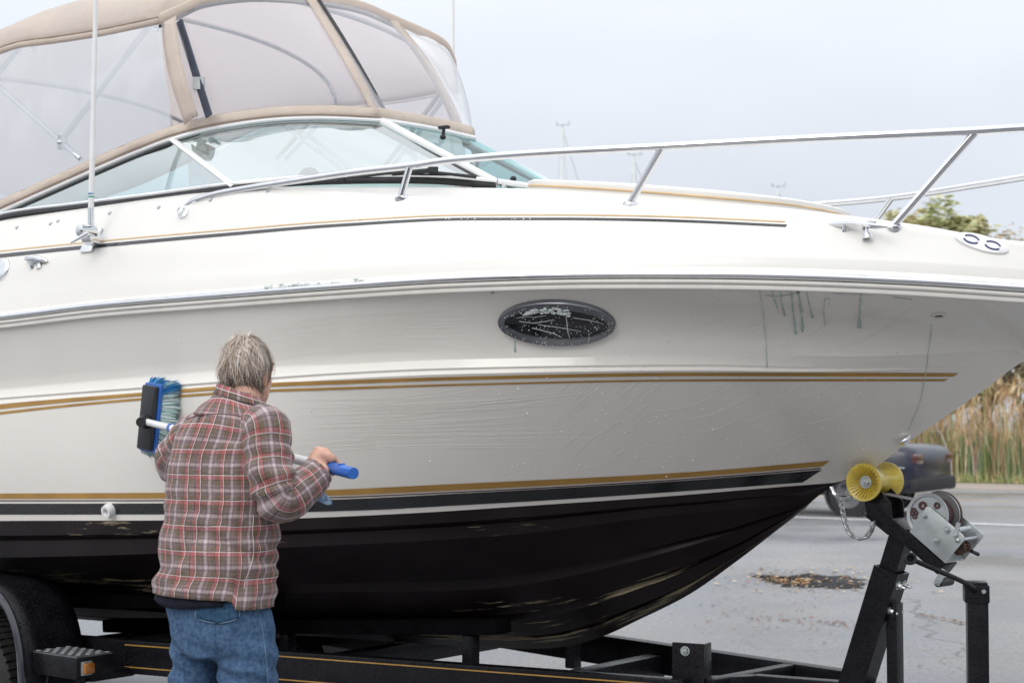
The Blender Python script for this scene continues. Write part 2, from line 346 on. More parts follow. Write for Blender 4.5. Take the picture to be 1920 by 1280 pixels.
def leaf(mb, c, size, mi, tilt=.25):
    a = random.uniform(0, 6.28); R = Matrix.Rotation(a, 3, 'Z') @ Matrix.Rotation(random.uniform(-tilt, tilt), 3, 'X')
    l, w = size, size*random.uniform(.4, .7)
    q = [(-l/2, 0, 0), (-l*.1, w/2, .12*l), (l/2, 0, .03*l), (-l*.1, -w/2, .1*l)]
    mb.add([Vector(c) + R @ Vector(p) for p in q], [(0, 1, 2), (0, 2, 3)], mi)
lv = MB()
for i in range(210):                             # round and on the puddle
    a = random.uniform(0, 6.28); r = random.gauss(1.0, .55)
    leaf(lv, (pc.x + .5*r*math.cos(a)*1.1, pc.y + .72*r*math.sin(a), .012), random.uniform(.03, .075), random.choice((0, 2, 2, 2, 1)))
for i in range(110):  # amber and rust leaves massed here to paint the puddle's orange reflection
    a = random.uniform(0, 6.28); r = random.random()**.6
    leaf(lv, (pc.x - .26 + .24*r*math.cos(a), pc.y - .05 + .38*r*math.sin(a), .012), random.uniform(.02, .05), random.choice((1, 4, 4, 4, 0)))
for i in range(120):
    p = G(random.uniform(1300, 1720), random.uniform(1050, 1190)); leaf(lv, (p.x, p.y, .008), random.uniform(.015, .045), random.choice((0, 1, 1, 3, 3)))
for i in range(70):                              # line of debris
    u = random.random(); p = G(lerp(1400, 1610, u), lerp(1160, 1172, u) + random.gauss(0, 3)); leaf(lv, (p.x, p.y, .008), random.uniform(.02, .05), random.choice((1, 1, 3)))
for i in range(80):
    u = random.random(); p = G(lerp(1715, 1812, u), lerp(1152, 1165, u) + 6*u*u + random.gauss(0, 1.2)); leaf(lv, (p.x, p.y, .01), random.uniform(.015, .04), random.choice((0, 3, 3)))
for i in range(160):
    p = G(random.uniform(0, 1920), random.uniform(985, 1280)); leaf(lv, (p.x, p.y, .008), random.uniform(.015, .04), random.choice((0, 1, 2, 3)))
tag(lv.build('fallen_leaves', leafm, fix=False), 'dry brown leaves around the puddle, amber ones in it painting an orange reflection', 'leaves', None, 'stuff')

# ------------------------------------------------------------------ reeds beyond the road
rcol = [('green', (.20, .28, .10)), ('blue green', (.17, .26, .14)), ('straw', (.64, .48, .28)), ('tan', (.56, .37, .21)), ('pale straw', (.74, .62, .42)), ('rust', (.46, .26, .14)), ('stalk grey', (.42, .37, .35)), ('short grass', (.36, .44, .13))]
reedm = [mat('reed %s' % n, c, rough=.7, var=.2, scale=6) for n, c in rcol]
rd = MB()
def blade(base, h, w, mi, bend, segs=4, mtop=None, drop=0):
    a = random.uniform(0, 6.28); dx, dy = math.cos(a), math.sin(a)
    b = random.uniform(0, 6.28); wx, wy = math.cos(b)*w/2, math.sin(b)*w/2
    rows = []
    for i in range(segs + 1):
        u = i/segs; r = bend*h*u*u; z = h*(u - .35*bend*u*u) - drop*h*max(0, u - .6)**2*3
        c = Vector((base.x + dx*r, base.y + dy*r, base.z + max(z, .02))); k = (1 - u)**.6 + .05
        rows.append([c + Vector((wx, wy, 0))*k, c - Vector((wx, wy, 0))*k])
    if mtop is None: rd.grid(rows, mi)
    else:
        rd.grid(rows[:segs//2 + 1], mi); rd.grid(rows[segs//2:], mtop)
for i in range(9500):
    u = random.uniform(-12, 15); v = V_R + .25 + abs(random.gauss(0, 1.0))*1.3
    b = road(u, v); f = noise.noise(Vector((u*.35, v*.3, 1)))
    h = random.uniform(1.2, 2.45)*(1 + .18*f)*(.45 if b.x/b.y < .19 else 1)
    if random.random() < .56 + .25*f: blade(b, h, random.uniform(.018, .035), random.choice((0, 0, 1)), random.uniform(.02, .22), 4, random.choice((None, 2, 3)), random.choice((0, 0, .5)))
    else: blade(b, h*random.uniform(.8, 1.08), random.uniform(.012, .028), random.choice((2, 3, 3, 4, 5)), random.uniform(.05, .45), 4, None, random.choice((0, .3, .9)))
for i in range(3800):                            # tan seed plumes and dead leaf tips along the top
    u = random.uniform(-6.5, 15); v = V_R + .4 + abs(random.gauss(0, 1.2)); b = road(u, v, random.uniform(1.25, 2.15)); blade(b, random.uniform(.25, .6), random.uniform(.02, .04), random.choice((2, 3, 3, 4, 5)), random.uniform(.3, .9), 3, None, .4)
for i in range(60):
    u = random.uniform(-12, 15); blade(road(u, V_R + random.uniform(0, .8)), random.uniform(1.8, 2.9), .035, 6, random.uniform(.1, .6), 5)
for i in range(4500):                            # short verge grass
    u = random.uniform(-14, 16); v = V_R - .2 + abs(random.gauss(0, .35)); blade(road(u, v), random.uniform(.06, .34), random.uniform(.012, .03), random.choice((7, 7, 0, 2, 2)), random.uniform(.1, .6), 2)
tag(rd.build('reeds', reedm, fix=False, ang=180), 'tall green and tan reeds growing along the far side of the road', 'reeds', None, 'stuff')

# bare grey shrub and trees beyond the reeds
bark = mat('grey brown bark', (.16, .13, .11), rough=.9, var=.3, scale=20, bump=.4, bscale=30)
def limb(mb, a, d, L, r, depth, out, spreadang=.6, mi=0):
    pts = [Vector(a)]; d = Vector(d).normalized()
    for i in range(4):
        d = (d + Vector((random.gauss(0, .12), random.gauss(0, .12), random.gauss(.04, .1)))).normalized(); pts.append(pts[-1] + d*L/4)
    mb.tube(pts, [lerp(r, r*.55, i/4) for i in range(5)], 5 if depth else 4, mi, caps=False)
    if depth == 0: out.append(pts[-1]); out.append(pts[2]); return
    for k in range(random.choice((2, 3, 3))):
        q = Vector((random.gauss(0, spreadang), random.gauss(0, spreadang), random.gauss(.25, .3)))
        limb(mb, pts[random.choice((2, 3, 4, 4))], d + q, L*random.uniform(.6, .8), r*.55, depth - 1, out, spreadang, mi)
def tree(name, label, base, h, w, cols, n, leafsize, seed, group='trees beyond the reeds', trunk_r=.14, low=.3):
    random.seed(seed); t = empty(name, base, None, label, 'tree', group); tips = []
    mb = MB(); base = Vector(base)
    for k in range(3): limb(mb, base + Vector((random.uniform(-.15, .15), random.uniform(-.15, .15), 0)), (random.gauss(0, .25), random.gauss(0, .25), 1), h*.3, trunk_r, 3, tips, .55)
    mb.build('trunk', bark, t, fix=False)
    cm = MB(); ms = [mat('leaves of %s %d' % (name, i), c, rough=.75, var=.2, scale=4) for i, c in enumerate(cols)]
    cl = []
    for k in range(64):
        a = random.uniform(0, 6.28); q = random.random()**.5; zz = random.uniform(low, 1)
        prof = max(.12, 1 - ((zz - .58)/.44)**2)**.34
        cl.append((base + Vector((math.cos(a)*q*w*prof, math.sin(a)*q*w*prof, h*zz - .1*h)), random.uniform(.35, .8)*w*.42, random.randrange(len(ms))))
    for c, r, mi in cl:
        for i in range(n//64):
            d = Vector((random.gauss(0, 1), random.gauss(0, 1), random.gauss(0, 1))).normalized(); p = c + d*r*random.uniform(.35, 1)*Vector((1, 1, .9)).length/1.6
            s = leafsize*random.uniform(.6, 1.3); R = Matrix.Rotation(random.uniform(0, 6.28), 3, 'Z') @ Matrix.Rotation(random.uniform(-1.2, 1.2), 3, 'X')
            cm.add([p + R @ Vector(v) for v in ((-s, 0, 0), (0, s*.35, s*.1), (s, 0, 0), (0, -s*.35, s*.1))], [(0, 1, 2, 3)], mi if random.random() < .7 else random.randrange(len(ms)))
    cm.build('crown', ms, t, fix=False, ang=180); return t
def gx(px, Y): return ((px - 960)/FPX*Y, Y, 0)
OL = [(.54, .56, .30), (.62, .60, .35), (.64, .56, .35), (.45, .48, .25)]
AU = [(.50, .37, .22), (.42, .39, .2), (.54, .38, .2)]
tree('olive_tree', 'rounded olive green tree, tallest of those seen over the foredeck', gx(1755, 58), 9.05, 2.5, OL, 15000, .15, 3)
tree('olive_tree', 'rounded tree with yellowing leaves just right of the tallest one', gx(1826, 57), 8.75, 1.45, OL[1:] + OL[1:2], 12000, .14, 5)
tree('autumn_tree', 'sparse tree with thin orange tipped twigs at the right edge beside the bow stanchion', gx(1908, 56), 8.4, 1.7, AU, 3200, .12, 8, low=.25)
tree('autumn_tree', 'low bushy tree fading left behind the foredeck stanchion', gx(1693, 60), 9.35, 1.7, OL[1:3], 7000, .13, 9)
tree('orange_tree', 'orange leaved autumn tree behind the boat, mirrored in the puddle', (7.2, 46, 0), 6.4, 1.0, [(.62, .27, .05), (.55, .22, .04), (.66, .34, .08)], 2600, .2, 12)
random.seed(21)
sh = empty('bare_shrub', road(1.6, V_R + 3.4), None, 'bare grey twiggy shrub standing behind the reeds', 'shrub'); sb = MB(); tp = []
for k in range(16): limb(sb, road(1.6 + random.uniform(-1.6, 1.6), V_R + 3.4 + random.uniform(-.5, .5)), (random.gauss(0, .3), random.gauss(0, .3), 1), 1.7, .025, 2, tp, .5)
sb.build('branches', bark, sh, fix=False)

# unseen trees behind the photographer, added to darken reflections in chrome and hull
random.seed(61)
wb = MB(); wm = [mat('wood foliage %d' % i, c, rough=.8, var=.2, scale=1) for i, c in enumerate(((.055, .075, .03), (.075, .08, .035), (.05, .06, .03)))]
for i in range(5200):
    x = random.uniform(-75, 70); hh = 6.5 + 3*noise.noise(Vector((x*.09, 2, 0))) + 1.5*noise.noise(Vector((x*.4, 5, 0))); z = hh*random.random()**.75; y = -24 + random.gauss(0, 1.5) - z*.15
    s = random.uniform(.5, 1.1); R = Matrix.Rotation(random.uniform(0, 6.28), 3, 'Z') @ Matrix.Rotation(random.uniform(-1.3, 1.3), 3, 'X')
    wb.add([Vector((x, y, z + .2)) + R @ Vector(v) for v in ((-s, -s*.3, 0), (s*.3, -s*.6, .1), (s, s*.2, 0), (0, s*.7, .15))], [(0, 1, 2, 3)], random.randrange(3))
tag(wb.build('wood', wm, fix=False, ang=180), 'unseen dark belt of trees behind the camera, added for its dark reflections', 'wood', None, 'stuff')

# sailboats laid up far beyond, only their masts show over the deck
M['mast'] = mat('white mast paint', (.86, .88, .90), rough=.4, var=.04); M['sailhull'] = mat('white yacht hull', (.7, .7, .7), rough=.3, var=.05)
def sailboat(px, topy, Y, label, spread_, seed):
    x = (px - 960)/FPX*Y; zt = CAMZ + (HOR - topy)/FPX*Y; t = empty('sailboat', (x, Y, 0), None, label, 'sailboat', 'sailboats laid up beyond the boat')
    hb = MB(); rows = []
    for i in range(13):
        u = i/12; w = 1.5*math.sin(math.pi*min(1, u*.62 + .33))**.8 if u < 1 else .03
        w = max(.03, 1.5*(1 - (2*abs(u - .42))**2.4 if u > .42 else 1.0 - .35*(1 - u/.42)**2)); X = x - 4.2 + 8.6*u; zk = 1.0 + .9*max(0, (u - .45)/.55)**2.2
        rows.append([Vector((X, Y + w*q, z)) for q, z in ((-1, 2.15 + .25*u), (-.93, 1.7), (-.6, lerp(1.25, zk, .6)), (0, zk), (.6, lerp(1.25, zk, .6)), (.93, 1.7), (1, 2.15 + .25*u), (0, 2.3 + .25*u))])
    hb.grid(rows, closed=True); hb.build('hull', M['sailhull'], t)
    k = MB(); k.prism([(x - .8, Y - .06, 1.1), (x + .9, Y - .06, 1.1), (x + .6, Y - .06, .12), (x - .5, Y - .06, .12)], (0, .12, 0)); k.build('keel', M['sailhull'], t)
    for sx in (-2.2, 2.2):
        for sy in (-1, 1):
            c = MB(); c.bar((x + sx, Y + sy*1.9, 0), (x + sx, Y + sy*1.05, 1.45), .09, .09); c.build('stand', M['zinc'], t)
    m = MB(); m.tube([(x, Y, 2.3), (x, Y, zt)], [.1, .075], 8); m.build('mast', M['mast'], t)
    w = MB(); w.tube([(x - .32, Y, zt + .12), (x + .4, Y, zt + .12)], .022, 4); w.tube([(x, Y, zt), (x, Y, zt + .14)], .03, 4); w.tube([(x + .3, Y, zt + .12), (x + .36, Y, zt + .32)], .02, 4); w.tube([(x-.25,Y,zt+.12),(x-.3,Y,zt+.26)],.03,4); w.build('wind_vane', M['zinc'], t)
    for q in (-1, 1):
        s = MB(); zs = lerp(2.3, zt, .62); s.tube([(x, Y, zt - .2), (x + q*spread_, Y - .2*q, zs), (x + q*spread_*1.15, Y + 1.2*q, 2.4)], .009, 4); s.build('shroud', M['zinc'], t)
        s = MB(); s.tube([(x, Y, zs), (x + q*spread_, Y - .2*q, zs)], .03, 5); s.build('spreader', M['mast'], t)
    s = MB(); s.tube([(x, Y, zt - .1), (x + 4.2, Y, 2.5)], .018, 4); s.build('forestay', M['zinc'], t)
    b = MB(); b.tube([(x, Y, 3.4), (x - 3.4, Y, 3.5)], .07, 7); b.build('boom', M['mast'], t)
sailboat(1055, 236, 88, 'tallest thin white sailboat mast with a wind vane, left of the other two', .45, 1)
sailboat(1190, 292, 82, 'sailboat mast rising behind the second rail stanchion, between two other masts', .5, 2)
sailboat(1461, 352, 84, 'shortest sailboat mast with an A shaped rig, beside the far bow rail', .9, 3)
# ------------------------------------------------------------------ boat
random.seed(11)
boat = empty('motor_cruiser', B(-2.5, 0, .5), None, 'white motor cruiser with gold stripes, beige canvas top and dark bottom, sitting on the trailer', 'boat')
AFT = -6.2
def plan(w, s0, L, p, taper=.0): return lambda s: w*(1 - (max(0, (s - s0))/L)**p) - max(0, s0 - s)*taper
def zcurve(tf, pts, extra=()):
    S = []
    for px, py in pts:
        s = -1.0
        for _ in range(60): s = .5*s + .5*atT(px, py, max(0, tf(s)))[0]
        S.append((s, atT(px, py, max(0, tf(s)))[2]))
    S += list(extra); return pchip([a for a, b in S], [b for a, b in S])
hR = plan(1.27, -1.8, 3.05, 2.7, .006); TIP = 1.25
zR = zcurve(hR, [(0, 597), (200, 573), (500, 549), (640, 538.5), (860, 525), (1000, 520), (1300, 517.5), (1500, 521), (1700, 529), (1920, 543)], [(AFT, 1.84), (TIP, 1.875)])
hK1 = plan(1.165, -2.0, 2.7, 2.8, .006); zK1 = zcurve(hK1, [(0, 728), (400, 693), (640, 678), (860, 668), (1300, 662), (1590, 668)], [(AFT, 1.47), (.7, 1.735)])
hK2 = plan(1.187, -2.0, 2.64, 2.8, .006); zK2 = zcurve(hK2, [(0, 749), (400, 720), (640, 702), (860, 693), (1300, 687), (1550, 691)], [(AFT, 1.42), (.64, 1.68)])
hW = plan(1.10, -2.9, 2.89, 2.6, .003); zW = zcurve(hW, [(0, 976), (300, 975), (530, 972), (800, 960), (1000, 947), (1250, 930), (1480, 911)], [(AFT, .90), (0, 1.275)])
hC = plan(1.06, -3.0, 2.92, 2.6, .003); zC = zcurve(hC, [(0, 1045), (300, 1037), (530, 1026), (800, 1013), (1000, 998), (1250, 966)], [(AFT, .74), (-.08, 1.2)])
kp = [(1920, 677), (1850, 727), (1746, 799), (1695, 834), (1638, 878), (1570, 905), (1480, 975), (1390, 1045), (1290, 1115), (1200, 1160), (1130, 1192), (1060, 1211), (1000, 1216)]
ks = [atT(px, py, 0) for px, py in kp]
zKeel = pchip([k[0] for k in ks] + [TIP, -2.2, AFT], [k[2] for k in ks] + [1.87, .535, .42])
ST = [AFT + (.0) + i*.12 for i in range(int((-1.2 - AFT)/.12) + 1)]; s_ = ST[-1]
while s_ < TIP - .012: s_ += .03; ST.append(min(s_, TIP))
def clampz(s, h, z):                            # a curve past its own tip runs down the stem
    return (h(s), z(s)) if h(s) > .004 and z(s) > zKeel(s) + .003 else (0.0, zKeel(s))
def side_section(s):
    R0 = (max(hR(s) - .012, .004), zR(s) - .035); k1 = clampz(s, hK1, zK1); k2 = clampz(s, hK2, zK2); w = clampz(s, hW, zW)
    out = []
    fl = max(0, (R0[0] - k1[0] - .1))
    for i in range(7):
        u = i/6; out.append((lerp(R0[0], k1[0], u**.92) - fl*.35*math.sin(math.pi*u), lerp(R0[1], k1[1], u)))
    m1 = (lerp(k1[0], k2[0], .22) - .004*(k1[0] > .01), lerp(k1[1], k2[1], .22)); gk = min(1, k2[0]/.2); out += [m1, (lerp(k1[0], k2[0], .9), lerp(k1[1], k2[1], .85)), (max(0, k2[0] - .009*gk), k2[1])]
    q = (k2[0] - .001 if k2[0] > .02 else 0, lerp(k2[1], w[1], .03)); out.append(q)
    for i in range(1, 7):
        u = i/6; out.append((lerp(q[0], w[0], u) + .02*math.sin(math.pi*u)*(1 if w[0] > .1 else w[0]/.1), lerp(q[1], w[1], u)))
    return [(max(a, 0), max(b, zKeel(s))) for a, b in out]
def bottom_section(s):
    w = clampz(s, hW, zW); c = clampz(s, hC, zC); k = (0, zKeel(s)); g = min(1, c[0]/.25)
    out = [w, (lerp(w[0], c[0], .25) + .004*g, lerp(w[1], c[1], .4)), (lerp(w[0], c[0], .5) - .022*g, lerp(w[1], c[1], .5)), (lerp(w[0], c[0], .6) - .012*g, lerp(w[1], c[1], .56)), c, (c[0] - .07*g, c[1] + .012*g)]
    c2 = out[-1]
    for f0, f1 in ((0, .3), (.3, .6), (.6, .84), (.84, 1)):
        for i in range(1, 5):
            u = lerp(f0, f1, i/4); cv = .035*math.sin(math.pi*u)*g
            out.append((max(0, lerp(c2[0], k[0], u)), lerp(c2[1], k[1], u) - cv))
        if f1 < 1:
            a, b = out[-1]; out.append((max(0, a - .035*g), b + .016*g))
    return [(a, max(b, zKeel(s))) for a, b in out]
def loft_both(sec, name, m, parent, stations, ang=28, attr=None):
    mb = MB(); rows = [[B(s, t, z) for t, z in sec(s)] for s in stations]; mb.grid(rows)
    far = [[B(s, -t, z) for t, z in sec(s)] for s in stations]; mb.grid(far, flip=True)
    o = mb.build(name, m, parent, ang=ang, fix=False)
    if o.data.polygons[len(o.data.polygons)//8].normal.dot(BN) < 0: o.data.flip_normals()
    if attr:
        n = len(sec(stations[0])); co, wv = [], []
        for sg in (1, -1):
            for s in stations:
                for k in range(n): co += [s + (0 if sg > 0 else 30), k*.075, 0]; wv.append(attr(s, k, n))
        o.data.attributes.new('hullcoord', 'FLOAT_VECTOR', 'POINT').data.foreach_set('vector', co)
        o.data.attributes.new('wear', 'FLOAT', 'POINT').data.foreach_set('value', wv)
    return o
hull_side = loft_both(side_section, 'hull_side', M['gel'], boat, ST)
def wear(s, k, n):
    edge = .05 if k in (10, 11, 15, 16, 20, 21) else 0
    fwd = math.exp(-((s + .55)/.55)**2)*.16*(k > 12) + math.exp(-((s + 1.35)/.4)**2)*.16*(k > 16) + math.exp(-((s + 3.1)/.5)**2)*.16*(k in (3, 4, 8, 9, 10))
    return edge*.7 + fwd*.82 - .05
hull_bottom = loft_both(bottom_section, 'hull_bottom', M['bottom'], boat, ST, attr=wear)
tr = MB(); sA, sB_ = side_section(AFT), bottom_section(AFT); prof = sA + sB_[1:]
tr.add([B(AFT, t, z) for t, z in prof] + [B(AFT, -t, z) for t, z in prof[::-1]], [tuple(range(2*len(prof)))]); tr.build('transom', M['gel'], boat, fix=False)

# deck
hD1 = lambda s: max(hR(s) - .012, .003); hD2 = lambda s: max(hR(s)*.985 - .028, .0025)
zD1 = lambda s: zR(s) + .026; zD2 = lambda s: zR(s) + .062
hD3 = lambda s: hR(s)*lerp(.90, .83, min(1, max(0, (s + 2.5)/2.5))); hD4 = lambda s: hR(s)*.78
zD3 = zcurve(hD3, [(0, 476), (190, 455), (400, 438), (640, 420), (880, 408.5), (1050, 408), (1280, 413), (1475, 424)], [(AFT, 1.98), (TIP, 1.955)])
zD4 = zcurve(hD4, [(0, 407), (180, 384), (440, 352), (600, 357), (752, 367), (1000, 376), (1180, 384), (1450, 405), (1675, 424), (1800, 440)], [(AFT, 2.12), (TIP, 1.965)])
cl = [atT(px, py, 0) for px, py in ((1080, 366), (1200, 369), (1400, 384), (1600, 407), (1750, 427), (1920, 456))]
zCL = pchip([c[0] for c in cl] + [-1.6, TIP, 1.05, -3], [c[2] for c in cl] + [2.42, 1.975, 2.035, 2.44])
def deckz(s, t):
    xs = [-hD2(s), -hD3(s), -hD4(s), 0, hD4(s)]; zs = [zD2(s), zD3(s), zD4(s), zCL(s), zD4(s)]
    if zs[3] <= zs[2]: zs[3] = zs[2] + .004
    return pchip(xs, zs)(-abs(t))
def deck_section(s):
    out = [(hR(s) + .002, zR(s) + .014), (hD1(s), zD1(s)), (hD2(s) + .004, zD1(s) + .006), (hD2(s), zD2(s))]
    for i in range(1, 17):
        u = i/16; t = lerp(hD2(s), hD4(s), u); z = deckz(s, t)
        z += (.007*math.exp(-((u - .22)/.05)**2) + .007*math.exp(-((u - .78)/.05)**2))*min(1, max(0, (-.6 - s)/1.2))
        out.append((t, z))
    return out
S_C = -1.345
def s0(t): return S_C if t < .27 else lerp(S_C, -2.05, (t - .27)/(.985 - .27))
deck = loft_both(deck_section, 'deck_side', M['deck'], boat, ST, ang=40)
mb = MB(); rows = []
for i in range(70):
    u = i/69; r = []
    for j in range(25):
        q = -1 + 2*j/24; st = s0(abs(q)*.985); s = lerp(st, TIP - .004, u**.92 if u < 1 else 1)
        t = hD4(s)*abs(q); r.append(B(s, math.copysign(t, q), deckz(s, t)))
    rows.append(r)
mb.grid(rows); deck_top = mb.build('foredeck', M['deck'], boat, ang=60, fix=False)
if deck_top.data.polygons[200].normal.z < 0: deck_top.data.flip_normals()

# surface finder for fittings: where the sight line of a photo point meets the near half of the shell
bv, bf = [], []
for o in (hull_side, hull_bottom, deck, deck_top):
    of = len(bv); c = ORG[o.name]; bv += [v.co + c for v in o.data.vertices]; bf += [tuple(i + of for i in p.vertices) for p in o.data.polygons]
SHELL = BVHTree.FromPolygons(bv, bf)
def hit(px, py, off=0):
    d = ray(px, py).normalized(); p, n, i, k = SHELL.ray_cast(CAM, d)
    if p is None: return None, None
    if n.dot(d) > 0: n = -n
    return p + n*off, n
def band(name, top, bot, m, x0, x1, n=120, off=.0016, parent=boat, slant=0):
    ft, fb = pchip(*zip(*top)), pchip(*zip(*bot)); rows = []
    for i in range(n + 1):
        px = lerp(x0, x1, i/n); r = []
        for k in range(5):
            u = k/4; q = min(px, x1 - slant*u) if slant else px; p, nn = hit(q, lerp(ft(q), fb(q), u), off)
            if p is None: break
            r.append(p)
        if len(r) == 5: rows.append(r)
    mb = MB(); mb.grid(rows); rows2 = [[B(a[0], -a[1], a[2]) for a in map(toB, r)] for r in rows]; mb.grid(rows2, flip=True)
    return mb.build(name, m, parent, fix=False, ang=180)
gA = [(-60, 766), (0, 758), (250, 737), (500, 718), (640, 712.5), (860, 705.7), (1300, 698), (1600, 698), (1795, 699)]
gAb = [(-60, 775), (0, 767), (250, 743.5), (500, 725), (640, 719.5), (860, 712), (1300, 704.3), (1600, 705), (1795, 705.5)]
gB = [(-60, 780), (0, 772), (250, 747), (500, 730), (640, 725.5), (860, 719), (1300, 710.7), (1600, 710), (1770, 710)]
gBb = [(-60, 785), (0, 777), (250, 751.5), (500, 734.5), (640, 730), (860, 722.5), (1300, 714.3), (1600, 714), (1770, 714)]
band('stripe', gA, gAb, M['gold'], -620, 1797, slant=10); band('stripe', gB, gBb, M['gold'], -620, 1778, slant=8)
gC = [(-60, 925), (0, 924.5), (315, 923), (600, 918), (830, 907.5), (1280, 885), (1555, 863)]
gCb = [(-60, 934.5), (0, 934.5), (315, 934), (600, 929), (830, 919.5), (1280, 894.5), (1545, 873)]
gD = [(-60, 943.5), (0, 943.5), (300, 943), (520, 939), (700, 933), (830, 926), (1000, 917), (1280, 900.5), (1540, 880)]
gDb = [(-60, 964), (0, 964), (300, 963.5), (520, 960), (700, 955), (830, 948), (1000, 938.5), (1280, 920), (1510, 903)]
band('stripe', gC, gCb, M['gold'], -620, 1556, slant=14)
band('stripe', [(x, y + 2.6) for x, y in gCb], [(x, y + 4.6) for x, y in gCb], M['brown'], -620, 1540, slant=3)
band('boot_stripe', gD, gDb, M['black'], -620, 1541, slant=36)
dt = [(-60, 483.5), (0, 476.5), (190, 457.5), (400, 439), (640, 419.8), (880, 408.8), (1050, 408.6), (1200, 410.5), (1280, 412.7), (1475, 421.5)]
band('deck_stripe', dt, [(x, y + lerp(7, 4.4, min(1, max(0, x/900)))) for x, y in dt], M['black'], -620, 1476, slant=-3 + 6)
band('deck_stripe', [(x, y - 6.4) for x, y in dt], [(x, y - 4.2) for x, y in dt], M['goldthin'], -620, 1472)

# rub rail: chrome upper bead, lower bead and cream lip, both sides, meeting at the stem
def sweep(name, prof, m, parent=boat, closed=True):
    sts = [s for s in ST if s < TIP - .004] + [TIP]; mb = MB(); rows = []
    for sg in (1, -1):
        rows = []
        for s in sts:
            e = 1e-3; dn = Vector((1, -(hR(min(s, TIP - .004)) - hR(min(s, TIP - .004) - e))/e)); nrm = Vector((-dn.y, 1)) if 0 else Vector(((hR(min(s, TIP-.004)-e) - hR(min(s, TIP-.004)))/e, 1)).normalized()
            rows.append([B(s + nrm.x*o, sg*max(hR(s) + nrm.y*o, 0), zR(s) + z) for o, z in prof])
        mb.grid(rows, closed=closed, flip=sg < 0)
    return mb.build(name, m, parent, ang=50)
circ = lambda cx, cz, rx, rz, n=10: [(cx + rx*math.cos(2*math.pi*i/n), cz + rz*math.sin(2*math.pi*i/n)) for i in range(n)]
sweep('rub_rail', circ(.004, .004, .018, .012, 12), M['chrome'])
sweep('rub_rail_lip', circ(.002, -.017, .012, .009), M['lip'])
sweep('gunwale_lip', [(-.02, -.025), (.004, -.026), (.007, -.032), (.004, -.040), (-.02, -.041)], M['lip'])

# raised sun pad panel with brown piping on the foredeck
mb = MB(); rows = []; edge = []
for i in range(33):
    a = 2*math.pi*i/32; c, s_2 = math.cos(a), math.sin(a)
    S = -.62 + .56*math.copysign(abs(c)**.6, c); t = .5*math.copysign(abs(s_2)**.6, s_2); edge.append((S, t))
rows = [[B(s, t, deckz(s, t) - .01) for s, t in edge], [B(s, t, deckz(s, t) + .03) for s, t in edge], [B(lerp(-.62, s, .97), t*.97, deckz(lerp(-.62, s, .97), t*.97) + .036) for s, t in edge]]
for f in (.75, .5, .25, .01): rows.append([B(lerp(-.62, s, f), t*f, deckz(lerp(-.62, s, f), t*f) + .036) for s, t in edge])
mb.grid(rows); sp = mb.build('sun_pad', M['deck'], boat, ang=50)
mb = MB(); mb.tube([B(s, t*1.005, deckz(s, t) + .012) for s, t in edge], .0035, 6, caps=False); mb.build('piping', M['goldthin'], sp)

# windscreen ---------------------------------------------------------------
ws = empty('windscreen', B(-2.2, 0, 2.4), boat)
def W(px, py, t): s, t, z = atT(px, py, t); return s, t, z
top_n = [W(715, 229, .27), W(600, 224.5, .5), W(500, 229, .68), W(400, 244, .84), W(325, 263, .95)]
bot_n = [W(930, 346, .27), W(820, 337, .46), W(690, 336, .65), W(560, 340, .84), W(440, 351, .985)]
top_s = [W(325, 263, .95), W(265, 285, .965), W(200, 312, .98), W(100, 356, 1.0), W(0, 400, 1.015), W(-60, 425, 1.02)]
bot_s = [W(440, 351, .985), W(350, 362, .99), W(260, 374, .995), W(140, 389, 1.01), W(20, 404, 1.02), W(-55, 428, 1.022)]
flip = lambda L: [(s, -t, z) for s, t, z in L]
topc = [W(715, 229, .27), (W(715, 229, .27)[0] + .03, 0, W(715, 229, .27)[2]), W(890, 262, -.27)]
botc = [W(930, 346, .27), (W(930, 346, .27)[0] + .03, 0, W(930, 346, .27)[2]), W(1080, 365, -.27)]
def pane(name, a, b, m, th=.005, parent=ws, sub=3):
    A = spline([B(*p) for p in a], 6); C = spline([B(*p) for p in b], 6); rows = [[p.lerp(q, k/sub) for k in range(sub + 1)] for p, q in zip(A, C)]
    mb = MB(); mb.grid(rows); return mb.build(name, m, parent, fix=False, ang=180)
def rod(name, pts, r, m, parent, n=8, sx=1, sy=1, smoothn=8):
    mb = MB(); q = spline([B(*p) for p in pts], smoothn) if len(pts) > 2 else [B(*p) for p in pts]; mb.tube(q, r, n, sx=sx, sy=sy); return mb.build(name, m, parent)
up = lambda L, dz, dt=0: [(s, t + (dt if t > 0 else -dt), z + dz) for s, t, z in L]
